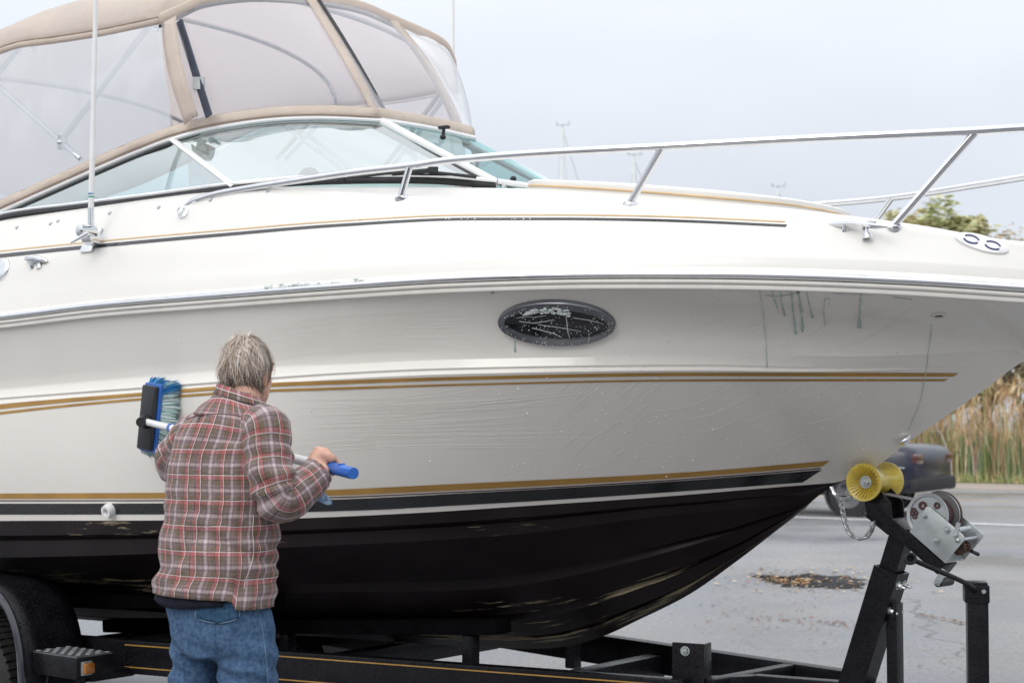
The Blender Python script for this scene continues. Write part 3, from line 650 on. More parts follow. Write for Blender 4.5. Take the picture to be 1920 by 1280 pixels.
for sg, fx in ((1, lambda L: L), (-1, flip)):
    pane('windscreen_pane', fx(top_n), fx(bot_n), M['glass']); pane('side_pane', fx(top_s), fx(bot_s), M['glass'])
    rod('top_frame', fx(up(top_n + top_s[1:], .006)), .009, M['whitepaint'], ws); rod('frame_seal', fx(up(top_n + top_s[1:], -.014)), .008, M['rubber'], ws)
    rod('bottom_frame', fx(up(bot_n + bot_s[1:], .014)), .014, M['alu'], ws, sy=.7); rod('frame_seal', fx(up(bot_n + bot_s[1:], -.006, .004)), .013, M['rubber'], ws)
    rod('corner_post', fx([top_s[0], bot_s[0]]), .022, M['whitepaint'], ws, sy=.45)
    rod('centre_post', fx([up([top_n[0]], .0)[0], up([bot_n[0]], 0)[0]]), .016, M['whitepaint'], ws, sx=.7)
    rod('post_seal', fx([up([(top_n[0][0]-.012, top_n[0][1] + .02, top_n[0][2])], -.02)[0], (bot_n[0][0] - .03, bot_n[0][1] + .018, bot_n[0][2] + .0)]), .015, M['rubber'], ws)
    o = rod('centre_post', fx([(top_n[0][0] + .008, .235, top_n[0][2]), (bot_n[0][0] + .012, .235, bot_n[0][2])]), .011, M['alu'], ws)
pane('opening_pane', topc, botc, M['glass'], sub=3)
rod('top_frame', up(topc, .006), .013, M['whitepaint'], ws); rod('bottom_frame', up(botc, .012), .013, M['alu'], ws)
for pts in ([W(968, 350, .08), W(968, 336, .08)], [W(838, 240, .02), W(836, 258, .02)]):
    mb = MB(); a, b = B(*pts[0]), B(*pts[1]); a -= Vector((.012, .012, 0)); b -= Vector((.012, .012, 0)); mb.tube([a, b], .008, 6); mb.ell(b, (.014, .014, .012), 8); mb.box(a, (.05, .02, .012), frame_z((0, 0, 1), BN)); mb.build('latch', M['rubber'], ws)
wp = MB()                                      # wiper lying along the foot of the near front pane
def onpane(px, py, t): p = B(*W(px, py, t)); return p - ray(px, py)*.02
wp.tube([onpane(735, 327, .60), onpane(800, 322, .5), onpane(893, 332, .35)], .007, 6); wp.tube([onpane(650, 334, .72), onpane(720, 326, .63), onpane(813, 317, .5)], .006, 6); wp.box(onpane(812, 318, .5), (.04, .02, .02)); wp.tube([onpane(728, 326, .61), onpane(890, 329, .35)], .004, 5)
wp.build('wiper', M['rubber'], ws)
mb = MB(); a = onpane(641, 336, .72); mb.ell(a, (.014, .014, .018), 10); mb.build('washer_nozzle', M['rubber'], ws)

# cockpit inside
ck = MB()
S0, S1 = AFT + .2, -1.42
ck.add([B(S0, .95, 1.42), B(S1, .95, 1.42), B(S1, -.95, 1.42), B(S0, -.95, 1.42)], [(0, 1, 2, 3)])
for sg in (1, -1):
    rows = [[B(s, sg*hD4(s), zD4(s) - .002) for s in np.linspace(S0, -2.06, 20)], [B(s, sg*(hD4(s) - .05), zD4(s) - .02) for s in np.linspace(S0, -2.06, 20)], [B(s, sg*.93, 1.42) for s in np.linspace(S0, -2.06, 20)]]
    ck.grid(rows)
ck.add([B(S0, .95, 1.42), B(S0, -.95, 1.42), B(S0, -.98, 2.1), B(S0, .98, 2.1)], [(0, 1, 2, 3)])
ck.build('cockpit_liner', M['liner'], boat, fix=False)
ds = MB(); rows = []                            # moulded dash under the windscreen, with a rounded brow
for q in np.linspace(-1, 1, 21):
    t = q*.96; sf = s0(abs(t)) - .02; zf = deckz(sf, t); rows.append([B(sf + .01, t, zf - .004), B(sf - .25, t*.99, zf + .012), B(sf - .42, t*.985, zf + .022 + .05*(1 - abs(q))**.5), B(sf - .55, t*.98, zf - .05), B(sf - .6, t*.98, zf - .25), B(sf - .62, t*.98, 1.42)])
ds.grid(rows); ds.build('dashboard', M['liner'], boat, fix=False, ang=60)
for t in (.5, -.5):
    st = empty('helm_seat', B(-3.1, t, 1.42), boat)
    mb = MB(); mb.box(B(-3.1, t, 1.93), (.5, .5, .14), frame_z((0, 0, 1), BN)); mb.build('seat_cushion', M['seat'], st, bevel=.04)
    mb = MB(); R = Matrix((BN, BB*.2 + Vector((0, 0, .98)), BB)).transposed(); mb.box(B(-3.4, t, 2.24), (.5, .52, .12), R); mb.build('seat_back', M['seat'], st, bevel=.045)
    mb = MB(); mb.tube([B(-3.1, t, 1.42), B(-3.1, t, 1.9)], .05, 10); mb.build('pedestal', M['alu'], st)
mb = MB(); mb.ell(B(*W(580, 322, .25)) - Vector((0, 0, .03)), (.05, .05, .05), 12); mb.build('compass', M['rubber'], boat)
wh = MB(); c = B(-2.62, -.42, 2.36); ax = (BB*.6 + Vector((0, 0, -.8)))
F3 = frame_z(ax); wh.tube([c + (F3.col[0]*math.cos(a) + F3.col[1]*math.sin(a))*.19 for a in np.linspace(0, 2*math.pi, 25)], .013, 6, caps=False)
for a in (.5, 2.6, 4.7): wh.tube([c, c + (F3.col[0]*math.cos(a) + F3.col[1]*math.sin(a))*.19], .01, 5)
wh.build('steering_wheel', M['rubber'], boat)

# canvas enclosure -----------------------------------------------------------
M['underside'] = mat('pale grey canvas lining', (.80, .78, .82), rough=.9, var=.04); translucent(M['underside'], (.96, .93, .93), .78)
cv = empty('canvas_enclosure', B(-3.5, 0, 2.5), boat)
eE = [W(300, 39, .95), W(190, 62, .97), W(100, 76, .98), W(40, 84, .985), W(0, 96, .99), W(-60, 118, .99)]
zE = pchip([p[0] for p in eE] + [-6.0, -5.2], [p[2] for p in eE] + [2.74, 2.82]); hE = pchip([p[0] for p in eE] + [-6.0], [p[1] for p in eE] + [.98]); SE = eE[0][0]
crown = pchip([SE, SE - .35, SE - .8, -4.2, -4.9, -6.0], [.27, .315, .30, .235, .26, .16])
Fr = [(SE, .95, eE[0][2]), W(345, 19, .87), W(390, 1, .79), W(480, -9, .60), W(580, -2, .27), None]
Fr[-1] = (Fr[4][0] + .03, 0, Fr[4][2] + .012)
fT = pchip([-p[1] for p in Fr], [p[0] for p in Fr]); fZ = pchip([-p[1] for p in Fr], [p[2] for p in Fr])
def roofpt(s, u):                               # u -1..1 across
    a = u*math.pi/2; t = hE(s)*math.copysign(abs(math.sin(a))**.9, a); return s, t, zE(s) + crown(s)*math.cos(a)**.75
NS = 40; mb = MB(); rows = []
US = [math.copysign(abs(q)**.9, q) for q in np.linspace(-1, 1, 41)]
for s in list(np.linspace(-6.0, SE, NS)):
    sag = .012*math.sin((s - SE)*7.5); rows.append([B(a, t, z + sag*(1 - u*u)) for u in US for a, t, z in [roofpt(s, u)]])
for k in (1, 2, 3, 4):                          # forward brow out to the curved front edge
    r = []
    for u in US:
        a, t, z = roofpt(SE, u); tf = min(.95, abs(t)); b_ = (fT(-tf), t, fZ(-tf)); w = k/4
        r.append(B(lerp(a, b_[0], w), t, lerp(z, b_[2], w) + .03*math.sin(math.pi*w)*(1 - abs(u)**4)))
    rows.append(r)
mb.grid(rows); top_o = mb.build('canvas_top', M['canvas'], cv, ang=180, fix=False)
top_o.data.materials.append(M['underside']); mo = top_o.modifiers.new('thick', 'SOLIDIFY'); mo.thickness = .006; mo.material_offset = 1; mo.material_offset_rim = 0
front = [(p[0], p[1], p[2]) for p in Fr]; front_all = front[:-1] + [front[-1]] + flip(front[:-1])[::-1]
def ribbon(name, a, b, m, parent, bulge=0, n=8, off=0, wr=0, th=.004):
    A, C = spline([B(*p) for p in a], n), spline([B(*p) for p in b], n); rows = []
    for i, (p, q) in enumerate(zip(A, C)):
        d = (q - p); k = Vector((0, 0, 0)); c = p.lerp(q, .5); out = (c - B(toB(c)[0], 0, toB(c)[2] - .3)); out.normalize()
        rows.append([p + out*off, p.lerp(q, .3) + out*(off + bulge + wr*noise.noise(p*14)), p.lerp(q, .7) + out*(off + bulge + wr*noise.noise(p*14 + Vector((5, 0, 0)))), q + out*off])
    mb = MB(); mb.grid(rows); o = mb.build(name, m, parent, ang=180, fix=False); mo = o.modifiers.new('thick', 'SOLIDIFY'); mo.thickness = th; mo.offset = 0; return o
for sg, fx in ((1, lambda L: L), (-1, flip)):
    ribbon('edge_binding', fx(up(eE, .012)), fx(up(eE, -.014)), M['canvas'], cv, bulge=.008, wr=.004)
ribbon('front_binding', up(front_all, .03), up(front_all, -.022), M['canvas'], cv, bulge=.01, n=6, wr=.004)
ribbon('dark_line', up(front_all, -.020), up(front_all, -.032), M['rubber'], cv, bulge=.004, n=6, off=.003)  # dark strip along the foot of the front binding
# base band along the windscreen top
tband = top_n + top_s[1:]
cen = topc
for sg, fx in ((1, lambda L: L), (-1, flip)):
    ribbon('base_band', fx(up(tband, .014)), fx([(s - .02, t*.985, z + .062) for s, t, z in tband]), M['canvas'], cv, bulge=.012, wr=.010)
ribbon('base_band', up(cen, .014), [(s - .02, t, z + .062) for s, t, z in cen], M['canvas'], cv, bulge=.012, wr=.006)
M['seam'] = mat('dark canvas stitching', (.30, .23, .18), rough=.9)
for sg, fx in ((1, lambda L: L), (-1, flip)):
    rod('stitched_seam', fx(up(eE, .014, .004)), .0035, M['seam'], cv, 5)
    rod('stitched_seam', fx([(s - .018, t*.985 + .004, z + .056) for s, t, z in tband]), .003, M['seam'], cv, 5)
    rod('stitched_seam', fx([(s - .002, t + .010, z + .020) for s, t, z in tband]), .0025, M['seam'], cv, 5)
# clear panels
def clear(a, b, name='clear_panel', bul=.03):
    A, C = spline([B(*p) for p in a], 8), spline([B(*p) for p in b], 8); n = min(len(A), len(C)); rows = []
    for i in range(n):
        p, q = A[i], C[i]; c = p.lerp(q, .5); out = c - B(toB(c)[0] - .3, 0, toB(c)[2]); out.normalize()
        rows.append([p.lerp(q, k/8) + out*(bul*math.sin(math.pi*k/8)) for k in range(9)])
    mb = MB(); mb.grid(rows); return mb.build(name, M['vinyl'], cv, ang=180, fix=False)
def at_u(L, u):
    k = u*(len(L) - 1); i = min(int(k), len(L) - 2); return tuple(lerp(L[i][j], L[i+1][j], k - i) for j in range(3))
base_front = [top_n[4], top_n[3], top_n[2], top_n[1], top_n[0]]
fb = [Fr[0], Fr[1], Fr[2], Fr[3], Fr[4]]
base_side = [top_s[0], top_s[1], top_s[2], top_s[3], top_s[4], (-4.6, 1.02, zD4(-4.6) + .02)]
eS = [eE[0], eE[1], eE[2], eE[4], eE[5], (-4.6, hE(-4.6), zE(-4.6))]
CR = [eE[0], (-2.62, .95, 2.86), W(363, 226, .92)]
lift = lambda L: [(s - .015, t*.985, z + .05) for s, t, z in L]
for sg, fx in ((1, lambda L: L), (-1, flip)):
    clear(fx(fb), fx(lift([W(372, 252, .9), top_n[3], top_n[2], top_n[1], top_n[0]])))
    clear(fx(eS), fx(lift(base_side)), bul=.012)
    def post(a, b, w, name='canvas_strip', zip_=False, wob=.012):
        A, C = B(*a), B(*b); ax = (C - A).normalized(); side = ax.cross(BN if abs(a[1]) > .5 else BB).normalized()
        if side.dot(BB) < 0: side = -side
        pts = [A.lerp(C, i/14) for i in range(15)]
        for i, p in enumerate(pts):
            c = p - B(toB(p)[0] - .3, 0, toB(p)[2]); c.normalize(); pts[i] = p + c*(.035*math.sin(math.pi*i/14) + .006)
        out = (pts[7] - B(toB(pts[7])[0] - .3, 0, toB(pts[7])[2])).normalized(); mb = MB(); rows = []
        for i, p in enumerate(pts):
            k = wob*noise.noise(p*17); rows.append([p + side*(-w/2 + k*.3), p - side*w*.2 + out*(.007 + k), p + side*w*.2 + out*(.007 - k), p + side*(w/2 + k*.3)])
        mb.grid(rows); o = mb.build(name, M['canvas'], cv, ang=180, fix=False); mo = o.modifiers.new('thick', 'SOLIDIFY'); mo.thickness = .004; mo.offset = 0
        if zip_:
            z = MB(); z.tube([p - side*(w*.62) + out*.004 for p in pts], .011, 6, sx=1, sy=1); z.build('zip', M['rubber'], o)
        return o
    if sg > 0: post(W(318, 40, .93), W(361, 226, .93), .085)
    post(fx([(Fr[4][0], .26, Fr[4][2])])[0], fx([(top_n[0][0] - .02, .26, top_n[0][2] + .03)])[0], .075, zip_=sg > 0)
    if sg < 0: continue
    a, b = B(*fx([W(336, 40, .90)])[0]), B(*fx([W(392, 218, .88)])[0])
    mb = MB(); mb.bar(a, b, .035, .008, up=BN); mb.build('strap', mat('dark blue webbing', (.06, .075, .11), rough=.7, var=.2), cv)
    mb = MB(); mb.box(a.lerp(b, .66), (.045, .02, .05)); mb.build('buckle', M['zinc'], cv)
clear([Fr[4], Fr[5], flip([Fr[4]])[0]], lift(topc), bul=.03)
# stainless bows and struts inside
for sg, fx in ((1, lambda L: L), (-1, flip)):
    rod('canopy_strut', fx([W(283, 44, .93), W(112, 268, .97)]), .013, M['chrome'], cv)
    rod('canopy_strut', fx([W(-70, 102, .95), W(152, 298, .97)]), .013, M['chrome'], cv)
    rod('canopy_strut', fx([W(38, 88, .95), W(-60, 205, .97)]), .013, M['chrome'], cv)
    mb = MB(); p = B(*fx([W(117, 268, .97)])[0]); mb.tube([p + Vector((0, 0, .03)), p - Vector((0, 0, .03))], .022, 8); mb.ell(p, (.026, .026, .026), 8); mb.build('strut_clamp', M['zinc'], cv)
for s in (SE - .05, -3.4, -4.4):
    rod('canopy_bow', [(a, t*.97, z - .03) for u in np.linspace(-1, 1, 17) for a, t, z in [roofpt(s, u)]], .013, M['chrome'], cv, smoothn=3)

# bow rail
rl = empty('bow_rail', B(-.5, 0, 2.3), boat)
near_rail = [W(345, 401, 1.045), W(352, 386, 1.045), W(372, 374, 1.045), W(440, 357, 1.03), W(640, 326, 1.0), W(770, 311, .985), W(850, 300, .97), W(1000, 288, .94), W(1243, 275, .85), W(1500, 261, .70), W(1700, 252, .57), W(1830, 245.5, .47), W(1920, 240, .38)]
tipr = (1.2, 0, near_rail[-1][2] + .01); mid = (lerp(near_rail[-1][0], 1.2, .72), .22, near_rail[-1][2] + .008)
full = near_rail + [mid, tipr] + flip(near_rail + [mid])[::-1]
rod('top_rail', full, .0135, M['chrome'], rl, 12, smoothn=7)
for top, bx, by, bt in ((W(768, 313, .985), 752, 371, None), (W(1241, 277, .85), 1182, 383, None), (W(1828, 248, .47), 1676, 425, None)):
    p, n = hit(bx, by); b = toB(p)
    for fx in (lambda L: L, flip):
        a_, b_ = fx([top])[0], fx([b])[0]; o = rod('stanchion', [a_, (b_[0], b_[1], b_[2] + .004)], .0125, M['chrome'], rl, 12)
        mb = MB(); mb.lathe([(.001, .012), (.020, .010), (.026, 0), (.026, -.01)], B(*b_), (n if fx([b])[0][1] > 0 else Vector((0, 0, 1))), 16); mb.build('flange', M['chrome'], o)
p, n = hit(345, 401)
if p:
    b = toB(p)
    for fx in (lambda L: L, flip):
        mb = MB(); mb.lathe([(.001, .03), (.015, .026), (.016, .012), (.024, .008), (.026, -.004)], B(*fx([b])[0]), (n if fx([b])[0][1] > 0 else BN*-.7 + Vector((0, 0, .7))), 16); mb.build('rail_foot', M['chrome'], rl)

# aerials
def aerial(sg):
    an = empty('aerial', B(-2.9, sg*1.1, 2.2), boat)
    p0, n0 = hit(173, 452); b0 = toB(p0)
    def Q(px, py, t): s, t, z = atT(px, py, t); return B(s, sg*t, z)
    nn = n0 if sg > 0 else (n0 - BN*2*n0.dot(BN))
    c = B(b0[0], sg*b0[1], b0[2]); tt = b0[1] + .05
    mb = MB(); up3 = Vector((0, 0, 1)); mb.box(c + nn*.006, (.075, .115, .012), frame_z(nn)); mb.build('mount_plate', M['chrome'], an, bevel=.004)
    mb = MB(); a = Q(171, 446, tt); mb.lathe([(.001, -.03), (.028, -.028), (.03, 0), (.028, .028), (.001, .03)], a, BB, 16); mb.tube([c + nn*.01, a], .022, 8); a2 = Q(168, 434, tt + .02); mb.lathe([(.001, -.025), (.024, -.023), (.024, .05), (.012, .055), (.001, .055)], a2, BN*sg, 14); mb.build('ratchet', M['chrome'], an)
    mb = MB(); mb.tube([Q(165, 437, tt + .06), Q(133, 455, tt + .09)], [.009, .006], 7); mb.build('lever', M['chrome'], an)
    mb = MB(); mb.tube([Q(171, 440, tt), Q(170.5, 390, tt)], .0135, 12); mb.build('ferrule', M['chrome'], an)
    mb = MB(); zt = 2.9; mb.tube([Q(170.5, 392, tt), Q(173, 300, tt), Q(177, 120, tt), Q(181, -100, tt), Q(186, -500, tt)], [.0115, .011, .0095, .008, .004], 10); w = mb.build('whip', M['whitepaint'], an)
    for py, m in ((363.5, M['ring_blue']), (369, M['ring_green'])):
        mb = MB(); mb.tube([Q(171, py + 1.6, tt), Q(171, py - 1.2, tt)], .0122, 12); mb.build('ring', m, w)
M['ring_blue'] = mat('blue band', (.03, .16, .42), rough=.4); M['ring_green'] = mat('green band', (.03, .34, .22), rough=.4)
aerial(1)
an = empty('aerial', B(-2.6, -1.1, 2.2), boat); q = lambda py: B(*atT(849, py, -1.08))
mb = MB(); zb = B(atT(849, 300, -1.08)[0], -1.08, zD3(-2.5) + .05); mb.tube([zb, q(120), q(-300)], [.012, .010, .005], 8); mb.build('whip', M['whitepaint'], an)
mb = MB(); mb.tube([zb, zb + Vector((0, 0, .14))], .02, 10); mb.build('ferrule', M['chrome'], an)

# deck fittings
def cleat(px, py, L, h):
    p, n = hit(px, py); ax = (BB - Vector((0, 0, .1))).normalized(); n = Vector((0, 0, 1)) + n*.25; n = (n - ax*n.dot(ax)).normalized(); cl_ = MB(); sd = n.cross(ax)
    horn = [p + ax*L*u + n*(h - .012*abs(u*2)**2 + (.004 if abs(u) > .3 else 0)) for u in (-.5, -.42, -.3, -.15, 0, .15, .3, .42, .5)]
    cl_.tube(horn, [.004, .009, .012, .0135, .014, .0135, .012, .009, .004], 10, hint=n)
    for k in (-.13, .13):
        cl_.tube([p + ax*L*k*1.35 - n*.006, p + ax*L*k*1.15 + n*h*.35, p + ax*L*k*.9 + n*h*.95], [.018, .011, .013], 10)
    return cl_.build('cleat', M['chrome'], boat)
cleat(1603, 441, .25, .038); cleat(68, 498, .15, .03)
def oval(px, py, rx, ry, name, m, h=.008):
    p, n = hit(px, py); ax = (BB - n*BB.dot(n)).normalized(); sd = n.cross(ax)
    el = lambda k, z: [p + ax*rx*k*math.cos(a) + sd*ry*k*math.sin(a) + n*z for a in np.linspace(0, 2*math.pi, 37)[:-1]]
    mb = MB(); mb.grid([el(1.0, -.004), el(1.0, h*.6), el(.94, h), el(.5, h), el(.01, h)], closed=True); o = mb.build(name, m, boat, ang=50); return o, p, n, ax, sd
o, p, n, ax, sd = oval(1840, 457, .085, .030, 'deck_plate', M['whitepaint'])
M['navy'] = mat('navy printed ring', (.03, .05, .16), rough=.4)
for k in (-1, 1):
    mb = MB(); c = p + ax*.034*k + n*.009; mb.tube([c + ax*.024*math.cos(a) + sd*.014*math.sin(a) for a in np.linspace(.3, 2.6, 12)], .0028, 5); mb.tube([c + ax*.024*math.cos(a) + sd*.014*math.sin(a) for a in np.linspace(3.5, 5.8, 12)], .0028, 5); mb.build('filler_ring', M['navy'], o)
o, *_ = oval(4, 505, .05, .05, 'deck_filler', M['chrome'])
for px, py in ((95, 420), (32, 427), (109, 415), (206, 400), (298, 389), (395, 375), (503, 359), (700, 348)):
    p, n = hit(px, py, .001)
    if p: mb = MB(); mb.lathe([(.001, .005), (.006, .004), (.009, 0)], p, n, 8); mb.build('screw_cover', M['zinc'], boat)

# porthole in the near topside and its twin
pp_, pn = hit(1045, 605); ax = (BB - pn*BB.dot(pn)).normalized(); sd = pn.cross(ax); sd = sd if sd.z > 0 else -sd
def porthole(sg):
    def el(px_r, py_r, off, n=48):
        out = []
        for i in range(n):
            a = 2*math.pi*i/n; c, s2 = math.cos(a), math.sin(a); x = 1044.5 + px_r*c - .05*py_r*s2; y = 604 + py_r*s2 + px_r*c*.035
            p, nn = hit(x, y, off); out.append(p)
        if sg < 0: out = [B(a, -b, c) for a, b, c in map(toB, out)]
        return out
    po = empty('porthole', pp_ if sg > 0 else B(toB(pp_)[0], -toB(pp_)[1], toB(pp_)[2]), boat)
    mb = MB(); mb.grid([el(110, 43, -.004), el(110, 43, .010), el(108, 41.5, .016), el(97, 30, .017), el(95, 28.2, .008), el(95, 28, -.004)], closed=True); mb.build('porthole_frame', mat('smoked chrome frame', (.20, .205, .225), rough=.22, metal=.7, var=.15), po, ang=40)
    mb = MB(); mb.grid([el(95.5, 28.6, .006), el(60, 18, .007), el(30, 9, .007), el(1, .3, .007)], closed=True); mb.build('porthole_glass', M['darkglass'], po)
    return po
po = porthole(1); porthole(-1)
random.seed(5)
sm = MB()                                       # suds and droplets on the porthole
for i in range(230):
    a = random.uniform(0, 6.28); r = random.random()**.5; x, y = 1045 + 106*r*math.cos(a), 604 + 40*r*math.sin(a)
    p, n = hit(x, y, .012 if r < .85 else .019)
    if y > 590 or r > .8: sm.ell(p, (random.uniform(.0008, .0021),)*3, 6)
for line in ([(970, 592), (985, 590), (1005, 591), (1025, 588)], [(975, 599), (1000, 602), (1025, 599), (1040, 595)], [(1062, 585), (1064, 600), (1066, 618), (1070, 633)], [(1010, 606), (1045, 611), (1090, 619)], [(1075, 592), (1105, 597), (1132, 604)], [(1000, 612), (1040, 622), (1055, 630)]):
    sm.tube([hit(x, y + random.gauss(0, .6), .010)[0] for x, y in line], random.uniform(.0008, .0016), 5)
for i in range(46):
    u = random.random(); x = lerp(985, 1070, u); y = 581 - 9*math.sin(u*2.6) + random.uniform(0, 12)*(.5 + u*.5); p, n = hit(x, y, .013); sm.ell(p, (random.uniform(.006, .013), random.uniform(.006, .013), random.uniform(.003, .006)), 8)
sm.build('suds', M['foam'], po, kind='stuff', fix=False, ang=180)
# through hulls, bow eye, lights
def ring_fit(px, py, r, name, m, hole=.45, h=.018, dark=True):
    p, n = hit(px, py); mb = MB(); mb.lathe([(r, -.004), (r, h*.5), (r*.85, h), (r*hole*1.15, h), (r*hole, h*.7), (r*hole, 0)], p, n, 24); o = mb.build(name, m, boat)
    mb = MB(); mb.lathe([(r*hole, .002), (.0005, .002)], p, n, 20); mb.build('bore', M['black'] if dark else M['lip'], o); return p, n
ring_fit(1760, 590, .023, 'drain_fitting', M['lip'], .62, .007); ring_fit(208, 955, .029, 'drain_fitting', M['whitepaint'], .45, .03, False); ring_fit(1552, 560, .008, 'drain_fitting', M['lip'], .4)
p, n = hit(1698, 819); mb = MB(); ax = (BB - n*BB.dot(n)).normalized(); a2 = (ax + Vector((0, 0, .35))).normalized(); mb.tube([p - a2*.02 + n*.004, p - a2*.012 + n*.012, p + a2*.004 + n*.010, p + a2*.02 + n*.002], [.014, .0165, .012, .002], 12); mb.build('bow_light', M['chrome'], boat)
EYE = B(.005, 0, 1.235)
mb = MB(); e0 = B(-.03, 0, zKeel(-.03)); e1 = B(.045, 0, zKeel(.045)); dn = (Vector((0, 0, -.8)) + BB*.6).normalized()
arc = [e0, e0 + dn*.035, e0.lerp(e1, .5) + dn*.06, e1 + dn*.035, e1]; mb.tube(spline(arc, 5), .0075, 8); mb.build('bow_eye', M['chrome'], boat); EYE = e0.lerp(e1, .5) + dn*.055

# wash marks: suds along the rub rail, green drips, brush swirls, droplets
random.seed(31)
fm = MB()
for i in range(420):
    u = random.random(); x = lerp(500, 960, u**.9); y = lerp(543, 524, u) - 7*u*(1-u) + random.gauss(0, 3.2); p, n = hit(x, y, random.uniform(.0, .008))
    if p: r = random.uniform(.002, .009)*(1.2 - u*.6); fm.ell(p, (r*1.6, r*1.2, r*.8), 7)
for i in range(60):
    x = random.uniform(1455, 1545); p, n = hit(x, 524 + random.gauss(0, 3), .004); r = random.uniform(.002, .006); fm.ell(p, (r*1.5, r, r*.8), 6)
for i in range(90):                              # specks on the rail and stripes
    x = random.uniform(620, 1900); p, n = hit(x, 412 + 6*(x > 1250) if x < 1000 else 522 + (x - 1000)*.012, .003)
    if p: fm.ell(p, (random.uniform(.0015, .004),)*3, 6)
fm.build('suds', M['foam'], boat, kind='stuff', fix=False, ang=180)
dp = MB(); dpf = MB()
def drip(pts, r, off=.0015):
    q = []
    n_ = max(4, int(math.dist(pts[0], pts[-1])/7)); f = spline([(x, y, 0) for x, y in pts], 6); 
    for v in f:
        p, n = hit(v.x + random.gauss(0, .35), v.y, off)
        if p: q.append(p)
    if len(q) > 2 and (r >= .0035 or pts[0][0] > 1400): (dp if r >= .0035 else dpf).tube(q, [r*.62*random.uniform(.45, 1.3)*(1.0 if i < len(q) - 3 else 1.35) for i in range(len(q))], 6)
for pts, r in (([(1447, 540), (1450, 555), (1458, 577)], .0035), ([(1463, 542), (1466, 565), (1471, 592)], .004), ([(1482, 537), (1486, 575), (1490, 606), (1492, 624)], .0055), ([(1493, 530), (1497, 550), (1503, 590), (1505, 622)], .006), ([(1510, 536), (1515, 560), (1523, 595)], .0035), ([(1613, 520), (1614, 548), (1613, 570), (1609, 615)], .006), ([(1613, 575), (1614, 614)], .002), ([(1423, 533), (1430, 580), (1436, 640), (1438, 690)], .0028),
               ([(1546, 562), (1545, 590), (1547, 610)], .003), ([(1747, 608), (1742, 650), (1728, 740), (1712, 785), (1703, 806)], .0024), ([(1345, 552), (1370, 558), (1400, 556), (1420, 552)], .003), ([(1365, 566), (1420, 562)], .0018), ([(1560, 550), (1610, 552), (1660, 550)], .0018), ([(1675, 557), (1710, 561)], .0028),
               ([(1435, 553), (1455, 556), (1480, 552), (1500, 548)], .003), ([(919, 541), (922, 546), (924, 549)], .006), ([(965, 633), (966, 660)], .004), ([(1186, 548), (1190, 580), (1195, 625)], .0018), ([(1283, 720), (1286, 780)], .002), ([(980, 692), (1030, 689), (1060, 684), (1100, 673)], .0025),
               ):
    drip(pts, r)
for i in range(40): 
    x = random.uniform(1455, 1520); p, n = hit(x, 533 + abs(random.gauss(0, 5)), .001); r = random.uniform(.002, .006); dp.ell(p, (r, r, r), 6)
dpf.build('water_runs', M['soapfaint'], boat, kind='stuff', fix=False, ang=180)
dp.build('soap_drips', M['soap'], boat, kind='stuff', fix=False, ang=180)
sw = MB()                                        # fine swirls left by the brush
def swirl(pts, r):
    q = []; c0, c1 = random.uniform(0, .35), random.uniform(.7, 1); sp_ = spline([(x, y, 0) for x, y in pts], 7)
    for v in sp_[int(c0*len(sp_)):int(c1*len(sp_)) + 1]:
        p, n = hit(v.x, v.y, .0004)
        if p and (not q or (p - q[-1]).length < .25): q.append(p)
    if len(q) > 3: sw.tube(q, [r*.4*math.sin(math.pi*(i + .5)/len(q))**.5 for i in range(len(q))], 4, caps=False)
for k in range(40):                              # broad sweeps right of the man
    y0 = lerp(735, 905, (k + random.random())/64); x1 = random.uniform(860, 1180) - abs(y0 - 800)*.9; b = random.uniform(-1, 1)
    swirl([(540, y0 + 12), (700, y0 + 4 - .1*(y0 - 800)), (lerp(700, x1, .6), y0 - 2), (x1, y0 - 12 + (y0 - 790)*.25)], random.uniform(.0007, .0016))
for k in range(26):
    y0 = lerp(580, 655, k/26); swirl([(480, y0 + 34), (620, y0 + 14 + b), (760, y0 + 6), (random.uniform(850, 935), y0 + random.uniform(-6, 14))], random.uniform(.0006, .0013))
for k in range(22):                              # long shallow arcs across the bow
    x0 = random.uniform(1180, 1500); y0 = random.uniform(560, 840); L = random.uniform(90, 260); swirl([(x0, y0), (x0 + L*.4, y0 - L*.05), (x0 + L*.75, y0 - L*.22), (x0 + L, y0 - L*.42)], random.uniform(.0006, .0015))
for k in range(26):
    x0 = random.uniform(1030, 1180); y0 = random.uniform(735, 870); L = random.uniform(30, 90); swirl([(x0, y0), (x0 + L*.5, y0 - L*.55), (x0 + L, y0 - L*.9)], random.uniform(.0008, .002))
for k in range(22):                              # across the black boot stripe
    x0 = random.uniform(560, 780); swirl([(x0, 958 - (x0 - 560)*.02), (x0 + 110, 944 - (x0 - 560)*.03), (x0 + 230, 925 - (x0 - 560)*.04)], random.uniform(.0007, .0015))
sw.build('brush_swirls', M['gel'], boat, kind='stuff', fix=False, ang=180)
dr = MB()
for i in range(1000):
    x = random.uniform(950, 1900) if random.random() < .85 else random.uniform(60, 950); y = random.uniform(545, 900); p, n = hit(x, y)
    if p is None: continue
    r = random.uniform(.0009, .0028)*(1.7 if random.random() < .05 else 1); dr.ell(p, (r, r, r*.8), 6)
dr.build('water_drops', M['gel'], boat, kind='stuff', fix=False, ang=180)
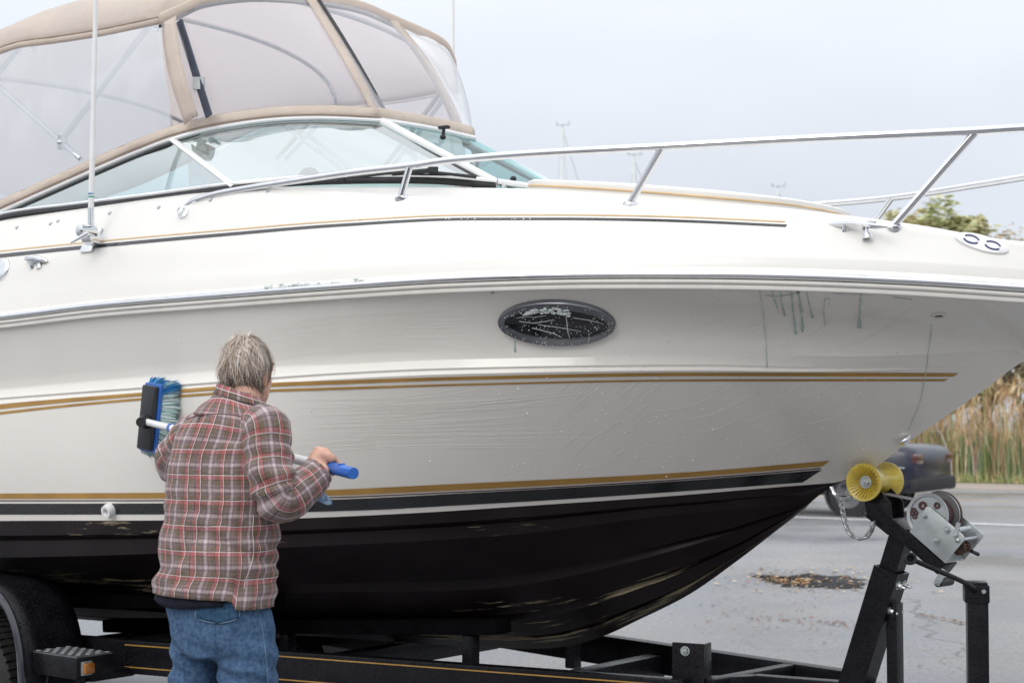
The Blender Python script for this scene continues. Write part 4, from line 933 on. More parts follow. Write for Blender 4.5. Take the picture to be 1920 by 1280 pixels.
# ------------------------------------------------------------------ trailer
random.seed(41)
tl = empty('boat_trailer', B(-1.8, 0, 0), None, 'black boat trailer with gold pinstripes, winch post and yellow bow roller under the boat', 'trailer')
ZT = .57
def GT(px, py, z=ZT): return G(px, py, z)
nA, nB_ = GT(235, 1199), GT(1275, 1274.6); nd = (nB_ - nA).normalized()
def mir(p): s, t, z = toB(p); return B(s, -t, z)
def beam(name, a, b, w=.06, h=.14, m=None, parent=tl, bevel=.006, drop=True):
    d = Vector((0, 0, -h/2)) if drop else Vector(); mb = MB(); mb.bar(a + d, b + d, w, h); return mb.build(name, m or M['frame'], parent, bevel=bevel)
sA_ = toB(nA); kt = (toB(nB_)[1] - sA_[1])/(toB(nB_)[0] - sA_[0])
def nt_(s): return sA_[1] + kt*(s - sA_[0])
aftS = -3.45; a0 = B(aftS, nt_(aftS), ZT)
inner = -BN*.03
near_beam = beam('frame_rail', a0 + inner, nB_ + inner); beam('frame_rail', B(-6.6, nt_(aftS), ZT) + inner, a0 + inner - BB*.001)
fA, fB = GT(1140, 1190), GT(1592, 1256); fd = (fB - fA).normalized(); f0 = fA - fd*((toB(fA)[0] - aftS)/fd.dot(BB))
beam('frame_rail', f0, fB, .06, .125); beam('frame_rail', B(-6.6, toB(f0)[1], ZT), f0 - BB*.001)
for za, zb in ((-.0165, -.0215), (-.108, -.113)):
    mb = MB(); p0, p1 = nA - inner*.0 + BN*.0015, nB_ + BN*.0015
    k = -nd.cross(Vector((0, 0, 1))); k = k if k.dot(BN) > 0 else -k; o_ = k*.0025
    q = [p0 + o_, p1 + o_]; mb.add([q[0] + Vector((0, 0, za)), q[1] + Vector((0, 0, za)), q[1] + Vector((0, 0, zb)), q[0] + Vector((0, 0, zb))], [(0, 1, 2, 3)]); mb.build('pinstripe', M['gold'], tl, fix=False)
for s in (-1.05, -2.1, -3.2, -4.6, -6.0):
    t1 = nt_(s) if s > aftS else nt_(aftS); mb = MB(); mb.bar(B(s, t1 - .065, ZT - .085), B(s, -abs(toB(f0)[1] if s < aftS else toB(fA)[1] + (s - toB(fA)[0])*(toB(fB)[1] - toB(fA)[1])/(toB(fB)[0] - toB(fA)[0])) + .035, ZT - .085), .07, .09, up=(0, 0, 1)); mb.build('crossmember', M['frame'], tl, bevel=.005)
beam('crossmember', GT(1330, 1271) - Vector((0, 0, .001)), GT(1480, 1243) - Vector((0, 0, .001)), .05, .05)
beam('front_rail', GT(1415, 1263) + Vector((0, 0, .0)), GT(1665, 1282), .05, .06); beam('front_rail', GT(1322, 1268, .568), GT(1420, 1263.6, .568), .05, .06)
# bunk boards under the hull on uprights
def under(s, t):
    p, n, i, d = SHELL.ray_cast(B(s, t, 0), Vector((0, 0, 1))); return p.z if p else .7
for sg in (1, -1):
    for tt, s1, s2 in ((.62, -6.0, -2.2), (.34, -3.6, -1.25)):
        z1, z2 = under(s1, tt), under(s2, tt); zm = under((s1 + s2)/2, tt); lo = min(0, zm - (z1 + z2)/2)
        a, b = B(s1, sg*tt, z1 - .05 + lo), B(s2, sg*tt, z2 - .05 + lo); mb = MB(); mb.bar(a, b, .1, .06); mb.build('bunk_board', M['bunk'], tl, bevel=.01)
        for u in (.08, .5, .93):
            p = a.lerp(b, u); mb = MB(); mb.bar(Vector((p.x, p.y, ZT - .12)), p - Vector((0, 0, .035)), .05, .05, up=BB); mb.build('bunk_post', M['frame'], tl, bevel=.004)
# bracket plate with bolts at the front of the near rail
pb = G(1293, 1262, .58); mb = MB(); fx_ = Vector((nd.x, nd.y, 0)).normalized(); R = Matrix((fx_, Vector((0, 0, 1)).cross(fx_), Vector((0, 0, 1)))).transposed()
wpx = 57/FPX*pb.y/fx_.x; ztop = CAMZ - (1201 - HOR)/FPX*pb.y
c = Vector((pb.x, pb.y, 0)) - R.col[1]*.01; mb.box(c + Vector((0, 0, (ztop + .33)/2)), (wpx, .012, ztop - .33), R); mb.box(c + fx_*(wpx/2 - .006) + R.col[1]*.04 + Vector((0, 0, (ztop + .33)/2)), (.012, .07, ztop - .335), R); bk = mb.build('bracket', M['frame'], tl, bevel=.003)
def bolt(p, n, r=.011, h=.014, parent=tl):
    n = Vector(n).normalized(); mb = MB(); mb.lathe([(r*1.5, 0), (r*1.5, h*.2), (r, h*.2)], p, n, 14); mb.lathe([(r, h*.2), (r, h), (.0004, h)], p, n, 6); mb.lathe([(r*.5, h), (r*.5, h*1.9), (.0003, h*1.9)], p, n, 8); return mb.build('bolt', M['zinc'], parent)
bolt(Vector((pb.x, pb.y, 0)) - fx_*.01 - R.col[1]*.017 + Vector((0, 0, ztop - .028)), -R.col[1], .012, .016, bk)
# wheels and fender
def wheel(s, t, sg):
    c = B(s, sg*t, .335); ax = BN*sg; w = empty('wheel', c, tl); mb = MB()
    mb.lathe([(.2, -.09), (.30, -.105), (.325, -.085), (.335, -.05), (.335, .05), (.325, .085), (.30, .105), (.2, .09)], c, ax, 48); F_ = frame_z(ax)
    for i in range(60):
        a = 2*math.pi*i/60; rd_ = F_.col[0]*math.cos(a) + F_.col[1]*math.sin(a); tg = ax.cross(rd_); Rm = Matrix((tg, ax, rd_)).transposed()
        for k, w_ in ((-.07, .035), (-.024, .04), (.024, .04), (.07, .035)): mb.box(c + rd_*.333 + ax*k, (.022, w_, .014), Rm)
    mb.build('tyre', M['tyre'], w, ang=30)
    mb = MB(); mb.lathe([(.205, .06), (.2, .085), (.185, .07), (.17, .02), (.10, .045), (.06, .06), (.0005, .06)], c, ax, 32); mb.build('rim', M['whitepaint'], w)
for s in (-3.50, -4.32):
    wheel(s, 1.11, 1); wheel(s, 1.11, -1)
    mb = MB(); mb.tube([B(s, 1.02, .335), B(s, -1.02, .335)], .035, 10); mb.build('axle', M['frame'], tl)
prof = [(-3.02, .30), (-3.035, .42), (-3.055, .56), (-3.10, .67), (-3.18, .755), (-3.30, .80), (-3.6, .815), (-4.3, .815), (-4.58, .80), (-4.72, .74), (-4.80, .6), (-4.82, .34)]
for sg in (1, -1):
    pf = spline([(s, 0, z) for s, z in prof], 4)
    mb = MB(); mb.grid([[B(p.x, sg*t, p.z) for t in (.93, 1.0, 1.15, 1.232)] for p in pf]); o = mb.build('fender', M['frame'], tl, fix=False, ang=60); mo = o.modifiers.new('thick', 'SOLIDIFY'); mo.thickness = .006
    mb = MB(); mb.tube([B(p.x, sg*1.24, p.z) for p in pf], .016, 8, hint=BN); mb.build('fender_lip', mat('satin trailer trim', (.035, .037, .05), rough=.3, coat=.5), o)
    mb = MB(); sk = [B(p.x, sg*.93, p.z) for p in pf]; mb.add(sk, [tuple(range(len(sk)))]); mb.build('inner_panel', M['frame'], o, fix=False)
# step with tread plate and amber marker
c = B(-2.88, 1.11, .503); R3 = Matrix((BB, BN, Vector((0, 0, 1)))).transposed(); R3 = Matrix((BB, -BN, Vector((0, 0, 1)))).transposed()
mb = MB(); mb.box(c, (.285, .18, .085), R3); st_ = mb.build('step', M['frame'], tl, bevel=.005)
mb = MB(); mb.box(c + Vector((0, 0, .046)), (.28, .176, .006), R3)
for i in range(11):
    for j in range(7):
        p = c + BB*(-.125 + .025*i) - BN*(-.074 + .0247*j) + Vector((0, 0, .05)); d = (BB + BN*(1 if (i + j) % 2 else -1)).normalized(); mb.tube([p - d*.009, p + d*.009], [.0026, .0026], 4)
mb.build('tread_plate', M['tread'], st_, ang=60)
mb = MB(); p = c + BB*.143 + BN*.045; mb.box(p + BB*.004, (.012, .05, .055), R3); ml = mb.build('light_base', M['zinc'], st_, bevel=.003)
mb = MB(); mb.box(p + BB*.012 - BN*.004, (.026, .05, .045), R3); mb.build('marker_lens', M['amber'], st_, bevel=.011)
beam('step_bracket', B(-2.88, 1.03, .46), B(-2.88, nt_(-2.88) - .03, .46), .05, .04)
mb = MB(); mb.tube([B(-2.97, 1.16, .47), B(-2.99, 1.17, .32)], .004, 5); mb.build('wiring', M['rubber'], st_)

# winch post, arm, roller, winch
T = lambda px, py, t: B(*atT(px, py, t))
Z4 = lambda x, y, t: T(1540 + x/4.573, 840 + y/4.573, t)
post0, post1 = T(1603, 1290, 0), T(1672, 1066, 0); pd = (post1 - post0).normalized()
def sqtube(name, a, b, w, m, parent, wall=.006, bev=.004, up=None, open_=True):
    z = (b - a).normalized(); u = up or BN; u = (u - z*u.dot(z)).normalized(); x = u.cross(z); h = w/2; mb = MB(); rows = []
    sq = lambda p, k: [p + x*i*k + u*j*k for i, j in ((-1, -1), (1, -1), (1, 1), (-1, 1))]
    mb.grid([sq(a, h), sq(b, h), sq(b, h - wall), sq(b - z*.08, h - wall)], closed=True); return mb.build(name, m, parent, ang=30)
wpst = empty('winch_post', post0, tl)
sqtube('post_sleeve', post0 - pd*.12, post1, .094, M['frame'], wpst); top_i = post1 + pd*.16
sqtube('post_tube', post0 + pd*.1, top_i, .066, M['frame'], wpst)
a, b = T(1669, 1128, .0), T(1671, 1300, 0); mb = MB(); mb.bar(a + BB*.03, b + BB*.03, .055, .012, up=BB); mb.bar(a + BB*.03 + BN*.024 - BB*.016, b + BB*.03 + BN*.024 - BB*.016, .008, .034, up=BB); mb.build('post_brace', M['frame'], wpst, bevel=.003)
xf = (BB - pd*BB.dot(pd)).normalized()
for px, py in ((1683, 1087), (1666, 1134)):
    for k in (.022, -.022):
        q = atT(px, py, 0)[2]; f = (q - post0.z)/pd.z; bolt(post0 + pd*f + xf*.047 + BN*k, xf, .0105, .016, wpst)
arm = empty('winch_arm', top_i, tl); ta = .052
pg = [(385, 560), (368, 450), (470, 352), (490, 352), (590, 460), (605, 600), (1058, 1000), (992, 1082), (790, 890), (600, 742)]
for t_, nm in ((ta, 0), (-ta, 1)):
    P0 = [Z4(x, y, ta) for x, y in pg]
    mb = MB(); mb.prism([p - BN*(ta - t_) for p in P0], -BN*.006*(1 if nm == 0 else -1)); mb.build('side_plate', M['frame'], arm, bevel=.0015)
P0 = [Z4(x, y, ta) for x, y in ((600, 742), (992, 1082), (1058, 1000), (605, 600))]
mb = MB(); mb.prism([p - BN*.0065 for p in P0], -BN*(2*ta - .013)); mb.build('arm_beam', M['frame'], arm, bevel=.002)
P1 = [Z4(x, y, ta) for x, y in ((385, 560), (600, 742), (560, 742), (375, 590))]
mb = MB(); mb.prism([p - BN*.0065 for p in P1], -BN*(2*ta - .013)); mb.build('arm_web', M['frame'], arm)
rc = T(1641, 902, 0); rl_ = empty('bow_roller', rc, tl)
rp = [(.0005, -.072), (.020, -.074), (.022, -.062), (.057, -.091), (.066, -.092), (.067, -.083), (.060, -.072), (.045, -.05), (.034, -.02), (.033, .0), (.034, .02), (.045, .05), (.060, .072), (.067, .083), (.066, .092), (.057, .091), (.022, .062), (.020, .074), (.0005, .072)]
mb = MB(); mb.lathe(rp, rc, BN, 40); F_ = frame_z(BN)
for sg in (1, -1):
    for i in range(26):
        a = 2*math.pi*i/26; d = F_.col[0]*math.cos(a) + F_.col[1]*math.sin(a); mb.bar(rc + BN*sg*.066 + d*.024, rc + BN*sg*.0925 + d*.056, .0032, .009, up=BN)
mb.build('roller_spool', M['yellow'], rl_, ang=40)
bolt(rc + BN*.072, BN, .015, .014, rl_); bolt(rc - BN*.072, -BN, .015, .014, rl_)
wi = empty('winch', Z4(905, 575, 0), tl)
plate = [(900, 500), (935, 508), (1205, 735), (1228, 765), (1222, 790), (1062, 985), (755, 715)]
wd_ = .105
for t_ in (.062, .062 - wd_ - .05):
    mb = MB(); mb.prism([Z4(x, y, .062) + BN*(t_ - .062) for x, y in plate], -BN*.0045); mb.build('winch_plate', M['zinc'], wi, bevel=.0012)
b4 = [Z4(x, y, .062) for x, y in ((1062, 985), (755, 715), (768, 700), (1070, 968))]
mb = MB(); mb.prism([p - BN*.0047 for p in b4], -BN*(wd_ + .041)); mb.build('winch_base', M['zinc'], wi)
dc = Z4(905, 575, .06); rr_ = 187/4.573/FPX*dc.y*1.02
mb = MB(); mb.lathe([(.0005, .0), (rr_*.83, .0), (rr_*.86, .006), (rr_, .008), (rr_, .004), (rr_*.9, -.004), (rr_*.86, -.008), (.0005, -.008)], dc - BN*.012, BN, 44); mb.build('drum_flange', M['zinc'], wi, ang=40)
mb = MB(); mb.lathe([(.0005, -.021), (rr_*.72, -.021), (rr_*.72, -.095), (.0005, -.095)], dc, BN, 36); mb.build('wound_strap', M['brown'], wi)
mb = MB(); mb.lathe([(.0005, .0), (rr_*.9, .0), (rr_, .004), (rr_, -.004), (.0005, -.006)], dc - BN*.1, BN, 44); mb.build('drum_flange', M['zinc'], wi, ang=40)
mb = MB(); F_ = frame_z(BN); rows = [[], []]; n_ = 64
for i in range(n_*2):
    a = math.pi*i/n_; r = rr_*(1.06 if i % 2 else .99); d = F_.col[0]*math.cos(a) + F_.col[1]*math.sin(a); rows[0].append(dc + d*r - BN*.108); rows[1].append(dc + d*r - BN*.116)
mb.grid([[dc - BN*.108]*len(rows[0])] + rows + [[dc - BN*.116]*len(rows[0])], closed=True); mb.build('gear_wheel', M['rust'], wi, ang=30)
for x, y, r in ((870, 492, 38), (992, 490, 29), (795, 530, 22), (778, 556, 20), (800, 585, 22), (812, 552, 20)):
    p = Z4(x, y, .05) ; rq = r/4.573/FPX*p.y; mb = MB(); mb.lathe([(rq, 0), (rq, .003), (rq*.4, .003), (rq*.4, .0)], p, BN, 16); mb.build('washer', M['brown'], wi)
for x, y, r in ((885, 578, 20), (1080, 698, 30), (985, 787, 34), (1155, 742, 24)):
    p = Z4(x, y, .0625); rq = r/4.573/FPX*p.y*.72; mb = MB(); mb.lathe([(rq*1.35, 0), (rq*1.35, .003), (rq*1.1, .003)], p, BN, 16); mb.build('washer', M['rubber'], wi); bolt(p + BN*.002, BN, rq, .012, wi)
p = Z4(1170, 787, .065); mb = MB(); mb.ell(p, (.009, .009, .009), 10); mb.tube([p, p - BN*.16], .0055, 8); mb.build('tie_rod', M['zinc'], wi)
p = Z4(1165, 700, .05); mb = MB(); mb.tube([p, p - BN*.1], .0095, 10); mb.build('pinion_shaft', M['zinc'], wi)
p = Z4(1165, 690, .06); mb = MB(); mb.bar(Z4(1178, 640, .066), Z4(1148, 735, .066), .014, .006, up=BN); mb.build('ratchet_pawl', M['zinc'], wi)
p = Z4(1190, 830, .02); gcol = MB()
for k, r in ((0, .026), (-.05, .02)):
    c_ = Z4(1180, 850, .03) + BN*k
    for i in range(14):
        a = 2*math.pi*i/14; d = F_.col[0]*math.cos(a) + F_.col[1]*math.sin(a); gcol.bar(c_ + d*r*.6, c_ + d*r, .005, .02, up=BN)
    gcol.lathe([(.0005, .012), (r*.8, .012), (r*.8, -.012), (.0005, -.012)], c_, BN, 18)
gcol.build('pinion_gear', M['rust'], wi)
p = Z4(1285, 880, -.09); mb = MB(); mb.tube([p, Z4(1345, 908, -.13)], .007, 8); mb.build('shaft_end', M['rubber'], wi)
hd = empty('winch_handle', Z4(1020, 1100, .06), tl)
mb = MB(); mb.bar(Z4(1058, 1042, .07), Z4(985, 1165, .07), .022, .006, up=BN); mb.build('crank_arm', M['zinc'], hd, bevel=.001); bolt(Z4(992, 1148, .0735), BN, .006, .006, hd)
mb = MB(); q = Z4(1000, 1155, .06); mb.tube([q, q + (-BN*.10)], [.014, .016], 12); mb.build('grip', M['rubber'], hd)
a, b = T(1660, 925, .0), dc - BN*.06 + Vector((0, 0, rr_*.55)) - BB*.02
mb = MB(); mb.bar(a, b, .05, .004, up=(0, 0, 1)); mb.build('winch_strap', mat('grey webbing', (.22, .21, .22), rough=.8, var=.2), tl)

# tongue, coupler and jack
beam('tongue', B(-.15, 0, .50), B(1.5, 0, .46), .09, .11)
beam('tongue_brace', nB_ - Vector((0, 0, .1)), B(.75, .05, .50), .05, .08); beam('tongue_brace', mir(nB_) - Vector((0, 0, .1)), B(.75, -.05, .50), .05, .08)
mb = MB(); mb.box(B(1.6, 0, .45), (.26, .1, .09), R3); mb.build('coupler', M['frame'], tl, bevel=.02)
jk = empty('tongue_jack', B(.56, .09, .5), tl); tj = .09
jt = T(1830, 1094, tj); jb = Vector((jt.x + .005, jt.y, .10)); Rj = Matrix.Rotation(rad(-9), 3, 'Z')
mb = MB(); mb.box((jt + jb)/2, (.068, .068, jt.z - jb.z), Rj); mb.build('jack_tube', M['frame'], jk, bevel=.006)
mb = MB(); mb.box(Vector((jt.x, jt.y, jt.z - .03)), (.080, .080, .06), Rj); mb.box(Vector((jt.x, jt.y, jt.z + .003)), (.07, .07, .012), Rj); mb.build('jack_cap', M['frame'], jk, bevel=.008)
mb = MB(); mb.lathe([(.0005, .14), (.045, .14), (.05, .1), (.035, .08), (.035, .02), (.11, .012), (.11, 0), (.0005, 0)], Vector((jb.x, jb.y, 0)), (0, 0, 1), 24); mb.build('jack_foot', M['zinc'], jk)
ja, je = T(1826, 1103, tj + .05), T(1712, 1049, tj + .10); mb = MB(); mb.tube(spline([ja + Vector((0, .03, -.012)), ja, ja.lerp(je, .2) + Vector((0, 0, .006)), je], 5), .0085, 10); mb.build('crank_rod', M['frame'], jk)
ec = T(1703.5, 1046, tj + .1); mb = MB(); mb.lathe([(.011, -.004), (.021, -.008), (.021, .034), (.016, .038), (.012, .034), (.011, 0)], ec - Vector((0, .02, 0)), (-.15, -1, .1), 20); mb.lathe([(.011, .005), (.0005, .005)], ec - Vector((0, .02, 0)), (-.15, -1, .1), 16); mb.build('crank_grip', M['rubber'], jk)
bolt(T(1838, 1106, tj + .0) + Vector((0, -.042, 0)), (0, -1, 0), .005, .006, jk)
beam('jack_clamp', B(.56, .09, .5), B(.56, 0, .5), .12, .09)

# safety chain between bow eye and winch post
ch = empty('safety_chain', T(1605, 1000, .03), None, 'galvanised safety chain looping from the bow eye to the winch post', 'chain')
def link(c, d, side, L=.040, w=.024, r=.0042):
    d = d.normalized(); side = (side - d*side.dot(d)).normalized(); pts = []
    for i in range(16):
        a = 2*math.pi*i/16; x = math.cos(a); pts.append(c + d*((L - w)/2*(1 if x > 0 else -1) + w/2*x - 0) + side*w/2*math.sin(a))
    mb = MB(); mb.tube(pts + [pts[0]], r, 6, caps=False); return mb.build('chain_link', M['zinc'], ch, ang=180)
path = spline([T(x, y, t) for x, y, t in ((1576, 939, 0), (1579, 955, .02), (1583, 972, .035), (1587, 986, .04), (1596, 1001, .045), (1608, 1008, .048), (1621, 1008, .05), (1630, 999, .053), (1636, 987, .056), (1639, 972, .058))], 10)
acc, want, k = 0, .014, 0
for i in range(1, len(path)):
    acc += (path[i] - path[i-1]).length
    if acc >= want: link(path[i], path[min(i+1, len(path)-1)] - path[i-1], (BN*1.0 + Vector((0, 0, .2))) if k % 2 else frame_z(path[i] - path[i-1], BN).col[1] + BN*.45); k += 1; want += .0295
mb = MB(); mb.tube(spline([EYE + Vector((-.012, 0, .012)), EYE + dn*.02, T(1588, 938, .03), T(1602, 934, .045)], 5), .006, 8); mb.build('shackle', M['zinc'], ch)

# ------------------------------------------------------------------ passing car
cwh = G(1592, 968); rx = (cwh - RB).dot(RD); ry = (cwh - RB).dot(RN)
car = empty('passing_car', road(rx + .98, ry + .85), None, 'dark blue saloon car driving left along the road behind the bow', 'car')
M['darkrim'] = mat('dull grey wheel', (.12, .12, .13), rough=.5, metal=.4)
cp = mat('dark blue car paint', (.012, .016, .032), rough=.3, var=.1, coat=.3); cg = mat('dark car glass', (.02, .025, .03), rough=.12, coat=.2); ctr = mat('black car trim', (.015, .015, .017), rough=.6)
def C(x, y, z): return road(rx + .98 - x, ry + .88 - y, z)   # x forward from tail, y left of travel positive towards camera
mb = MB(); rows = []
for x, zt, hw in ((0, .92, .72), (.05, .99, .80), (.16, 1.03, .85), (.5, 1.045, .88), (.95, 1.03, .895), (1.6, .98, .9), (2.6, .96, .9), (3.3, .95, .895), (3.8, .88, .88), (4.3, .80, .84), (4.55, .68, .76), (4.62, .58, .66)):
    lo = .30 if .3 < x < 4.3 else .40
    rows.append([C(x, q*hw, z) for q, z in ((.9, lo), (1, lo + .12), (1.01, .62), (1, zt - .14), (.95, zt - .04), (.8, zt), (0, zt + .015), (-.8, zt), (-.95, zt - .04), (-1, zt - .14), (-1.01, .62), (-1, lo + .12), (-.9, lo))])
mb.grid(rows, closed=True); n_ = 13; mb.f += [tuple(range(n_))[::-1], tuple(range(len(mb.v) - n_, len(mb.v)))]; mb.m += [0, 0]; mb.build('body', cp, car, ang=45)
mb = MB(); rows = []
for x, zt, hw in ((.62, 1.04, .80), (1.25, 1.36, .66), (1.6, 1.415, .64), (2.2, 1.43, .64), (2.7, 1.38, .65), (3.35, .97, .78)):
    rows.append([C(x, q*h, z) for q, h, z in ((1, .84 if 0 < x else hw, .96), (1, hw, zt - .03), (.8, hw, zt), (0, hw, zt + .02), (-.8, hw, zt), (-1, hw, zt - .03), (-1, .84, .96))])
mb.grid(rows); mb.build('windows', cg, car, ang=40)
mb = MB(); mb.grid([[C(x, q*.66, z + (.018 if abs(q) < 1 else .004)) for q in (-1, -.8, 0, .8, 1)] for x, z in ((1.2, 1.345), (1.6, 1.425), (2.2, 1.44), (2.72, 1.385))]); mb.build('roof', cp, car, ang=60, fix=False)
for x in (.98, 3.72):
    for y in (.80, -.80):
        c = C(x, y, .32); sgn = -RN if y > 0 else RN; w = empty('wheel', c, car)
        mb = MB(); mb.lathe([(.2, .1), (.3, .105), (.32, .09), (.32, -.09), (.3, -.1)], c, sgn, 28); mb.build('tyre', M['tyre'], w)
        mb = MB(); mb.lathe([(.21, .09), (.2, .105), (.12, .085), (.0005, .09)], c, sgn, 24); mb.build('rim', M['darkrim'], w)
        mb = MB(); mb.lathe([(.37, .118), (.33, .118), (.33, .02)], c + Vector((0, 0, .03)), sgn, 28); mb.build('wheel_arch', ctr, car)
red = mat('red tail lamp', (.07, .010, .014), rough=.15, coat=1)
for y in (.66, -.66): mb = MB(); Rc = Matrix((RD, RN, Vector((0, 0, 1)))).transposed(); mb.box(C(.035, y, .84), (.09, .3, .15), Rc); mb.build('tail_lamp', red, car, bevel=.03)
mb = MB(); mb.box(C(.02, 0, .47), (.16, 1.66, .2), Rc); mb.build('bumper', ctr, car, bevel=.05)
for y in (.93, -.93): mb = MB(); mb.ell(C(3.0, y, 1.02), (.09, .09, .06), 10); mb.build('door_mirror', cp, car)
mb = MB(); mb.box(C(.98, .905, .72), (1.7, .01, .02), Rc); mb.build('side_trim', M['chrome'], car)
# ------------------------------------------------------------------ wash brush
random.seed(51)
hp, hn = hit(318, 783)
br = empty('wash_brush', hp, None, 'long handled wash brush with blue and teal bristles pressed against the white hull', 'brush')
bu = (Vector((0, 0, 1)) + BB*.13).normalized(); bo = (hn - bu*hn.dot(bu)).normalized(); bx = bu.cross(bo); bx = bx if bx.dot(BB) > 0 else -bx
bc = hp + bo*.088 - bx*.012; RB_ = Matrix((bx, bu, bo)).transposed()
M['plastic'] = mat('black brush plastic', (.012, .013, .016), rough=.35, coat=.3, var=.2); M['bluep'] = mat('blue plastic', (.02, .13, .50), rough=.35, coat=.3, var=.1)
mb = MB(); mb.box(bc + bo*.012, (.074, .245, .022), RB_); blk = mb.build('brush_block', M['plastic'], br, bevel=.008)
mb = MB(); mb.box(bc - bo*.006, (.090, .262, .018), RB_); mb.build('bumper_edge', M['bluep'], br, bevel=.008)
bm_ = [mat('bristle %s' % n, c, rough=.5, var=.15) for n, c in (('pale teal', (.55, .70, .68)), ('teal', (.40, .57, .58)), ('blue', (.03, .26, .58)), ('white', (.72, .80, .80)))]
mb = MB()
for i in range(2600):
    u, v = random.uniform(-1, 1), random.uniform(-1, 1)
    base = bc + bx*u*.040 + bu*v*.124 - bo*.010; cl_n = noise.noise_vector(Vector((u*4, v*9, 1)))*.012; flare = bx*(u*.040 + random.gauss(0, .003)) + bu*(v*.030 - .004 + random.gauss(0, .004)) + bx*cl_n.x + bu*cl_n.y; L = random.uniform(.055, .082) + .012*max(0, abs(u) - .5)
    tip = base - bo*L*(1 if abs(u) < .9 and abs(v) < .93 else .8) + flare; w = random.uniform(.002, .0052); sd_ = Vector((random.gauss(0, 1), random.gauss(0, 1), random.gauss(0, 1))).normalized()
    mid_ = base.lerp(tip, .55) + flare*.12; mi = 2 if (v > .7 and random.random() < .75) else random.choice((0, 0, 1, 3, 3))
    q = sd_.cross(bo).normalized(); mb.add([base + sd_*w, base - sd_*w, mid_ + sd_*w, mid_ - sd_*w, tip], [(0, 1, 3, 2), (2, 3, 4)], mi); mb.add([base + q*w, base - q*w, mid_ + q*w, mid_ - q*w, tip], [(0, 1, 3, 2), (2, 3, 4)], mi)
mb.build('bristles', bm_, br, kind='stuff', fix=False, ang=180)
pA = bc + bo*.040 - bu*.012 + bx*.012; pB = P(663, 887, 4.93); pdv = (pB - pA).normalized()
mb = MB(); mb.lathe([(.0005, -.012), (.030, -.012), (.028, .012), (.0185, .03), (.0185, .07), (.0005, .07)], bc + bo*.024 - bu*.012 + bx*.010, (bo*.8 + pdv*.6), 16); mb.build('socket', M['plastic'], br)
mb = MB(); mb.tube([pA - pdv*.02, pA.lerp(pB, .17)], .0128, 14); mb.build('inner_pole', M['whitepaint'], br)
for k in (.07, .095): bolt(pA.lerp(pB, k) + Vector((0, -.012, .002)), (0, -1, 0), .003, .002, br)
mb = MB(); mb.tube([pA.lerp(pB, .165), pA.lerp(pB, .95)], .0152, 14); mb.build('outer_pole', M['whitepaint'], br)
mb = MB(); mb.tube([pA.lerp(pB, .160), pA.lerp(pB, .172)], .0175, 14); mb.build('pole_collar', M['bluep'], br)
mb = MB(); mb.tube([pA.lerp(pB, .895), pA.lerp(pB, .905), pA.lerp(pB, .985), pB], [.0165, .0178, .0178, .0168], 18); mb.build('pole_grip', M['bluep'], br)
mb = MB(); mb.box(pA.lerp(pB, .955) + Vector((.0, -.002, .0175)), (.02, .012, .006), frame_z((0, 0, 1), pdv)); mb.build('grip_button', M['bluep'], br, bevel=.002)

# ------------------------------------------------------------------ person
MY = 5.08; px2 = 1/630
person = empty('person', (P(420, 1000, MY).x, MY, 0), None, 'grey haired person in a plaid shirt and blue jeans, seen from behind, scrubbing the hull', 'person')
YAW = rad(28); pr = Vector((math.cos(YAW), -math.sin(YAW), 0)); pf_ = Vector((math.sin(YAW), math.cos(YAW), 0)); UP = Vector((0, 0, 1))
def pp(px, py, dy=0): return P(px, py, MY + dy)
def remesh(parts, name, m, parent, vox, it=6, lab=None, post=None):
    me = bpy.data.meshes.new('tmp'); v = []; f = []
    for p in parts:
        o_ = len(v); v += p.v; f += [tuple(i + o_ for i in q) for q in p.f]
    me.from_pydata([tuple(x) for x in v], [], f); o = bpy.data.objects.new('tmp', me); SC.collection.objects.link(o)
    bm = bmesh.new(); bm.from_mesh(me); bmesh.ops.recalc_face_normals(bm, faces=bm.faces); bm.to_mesh(me); bm.free()
    r = o.modifiers.new('r', 'REMESH'); r.mode = 'VOXEL'; r.voxel_size = vox; sm_ = o.modifiers.new('s', 'SMOOTH'); sm_.iterations = it; sm_.factor = .5
    dg = bpy.context.evaluated_depsgraph_get(); nm = bpy.data.meshes.new_from_object(o.evaluated_get(dg)); bpy.data.objects.remove(o); bpy.data.meshes.remove(me)
    n = len(nm.vertices); co = np.empty(n*3); nm.vertices.foreach_get('co', co); co = co.reshape(-1, 3); c = (co.min(0) + co.max(0))/2
    if post is not None:
        no = np.empty(n*3); nm.vertices.foreach_get('normal', no); no = no.reshape(-1, 3); co = post(co, no)
    nm.vertices.foreach_set('co', (co - c).ravel()); nm.materials.clear(); nm.materials.append(m); nm.name = name; nm.update(); smooth(nm, 180)
    return place(name, nm, Vector(c), parent)
skin = mat('skin', (.62, .36, .27), rough=.5, var=.1, scale=30, bump=.08, bscale=120); skin.node_tree.nodes['Principled BSDF'].inputs['Subsurface Weight'].default_value = .15; skin.node_tree.nodes['Principled BSDF'].inputs['Subsurface Radius'].default_value = (.01, .004, .002)
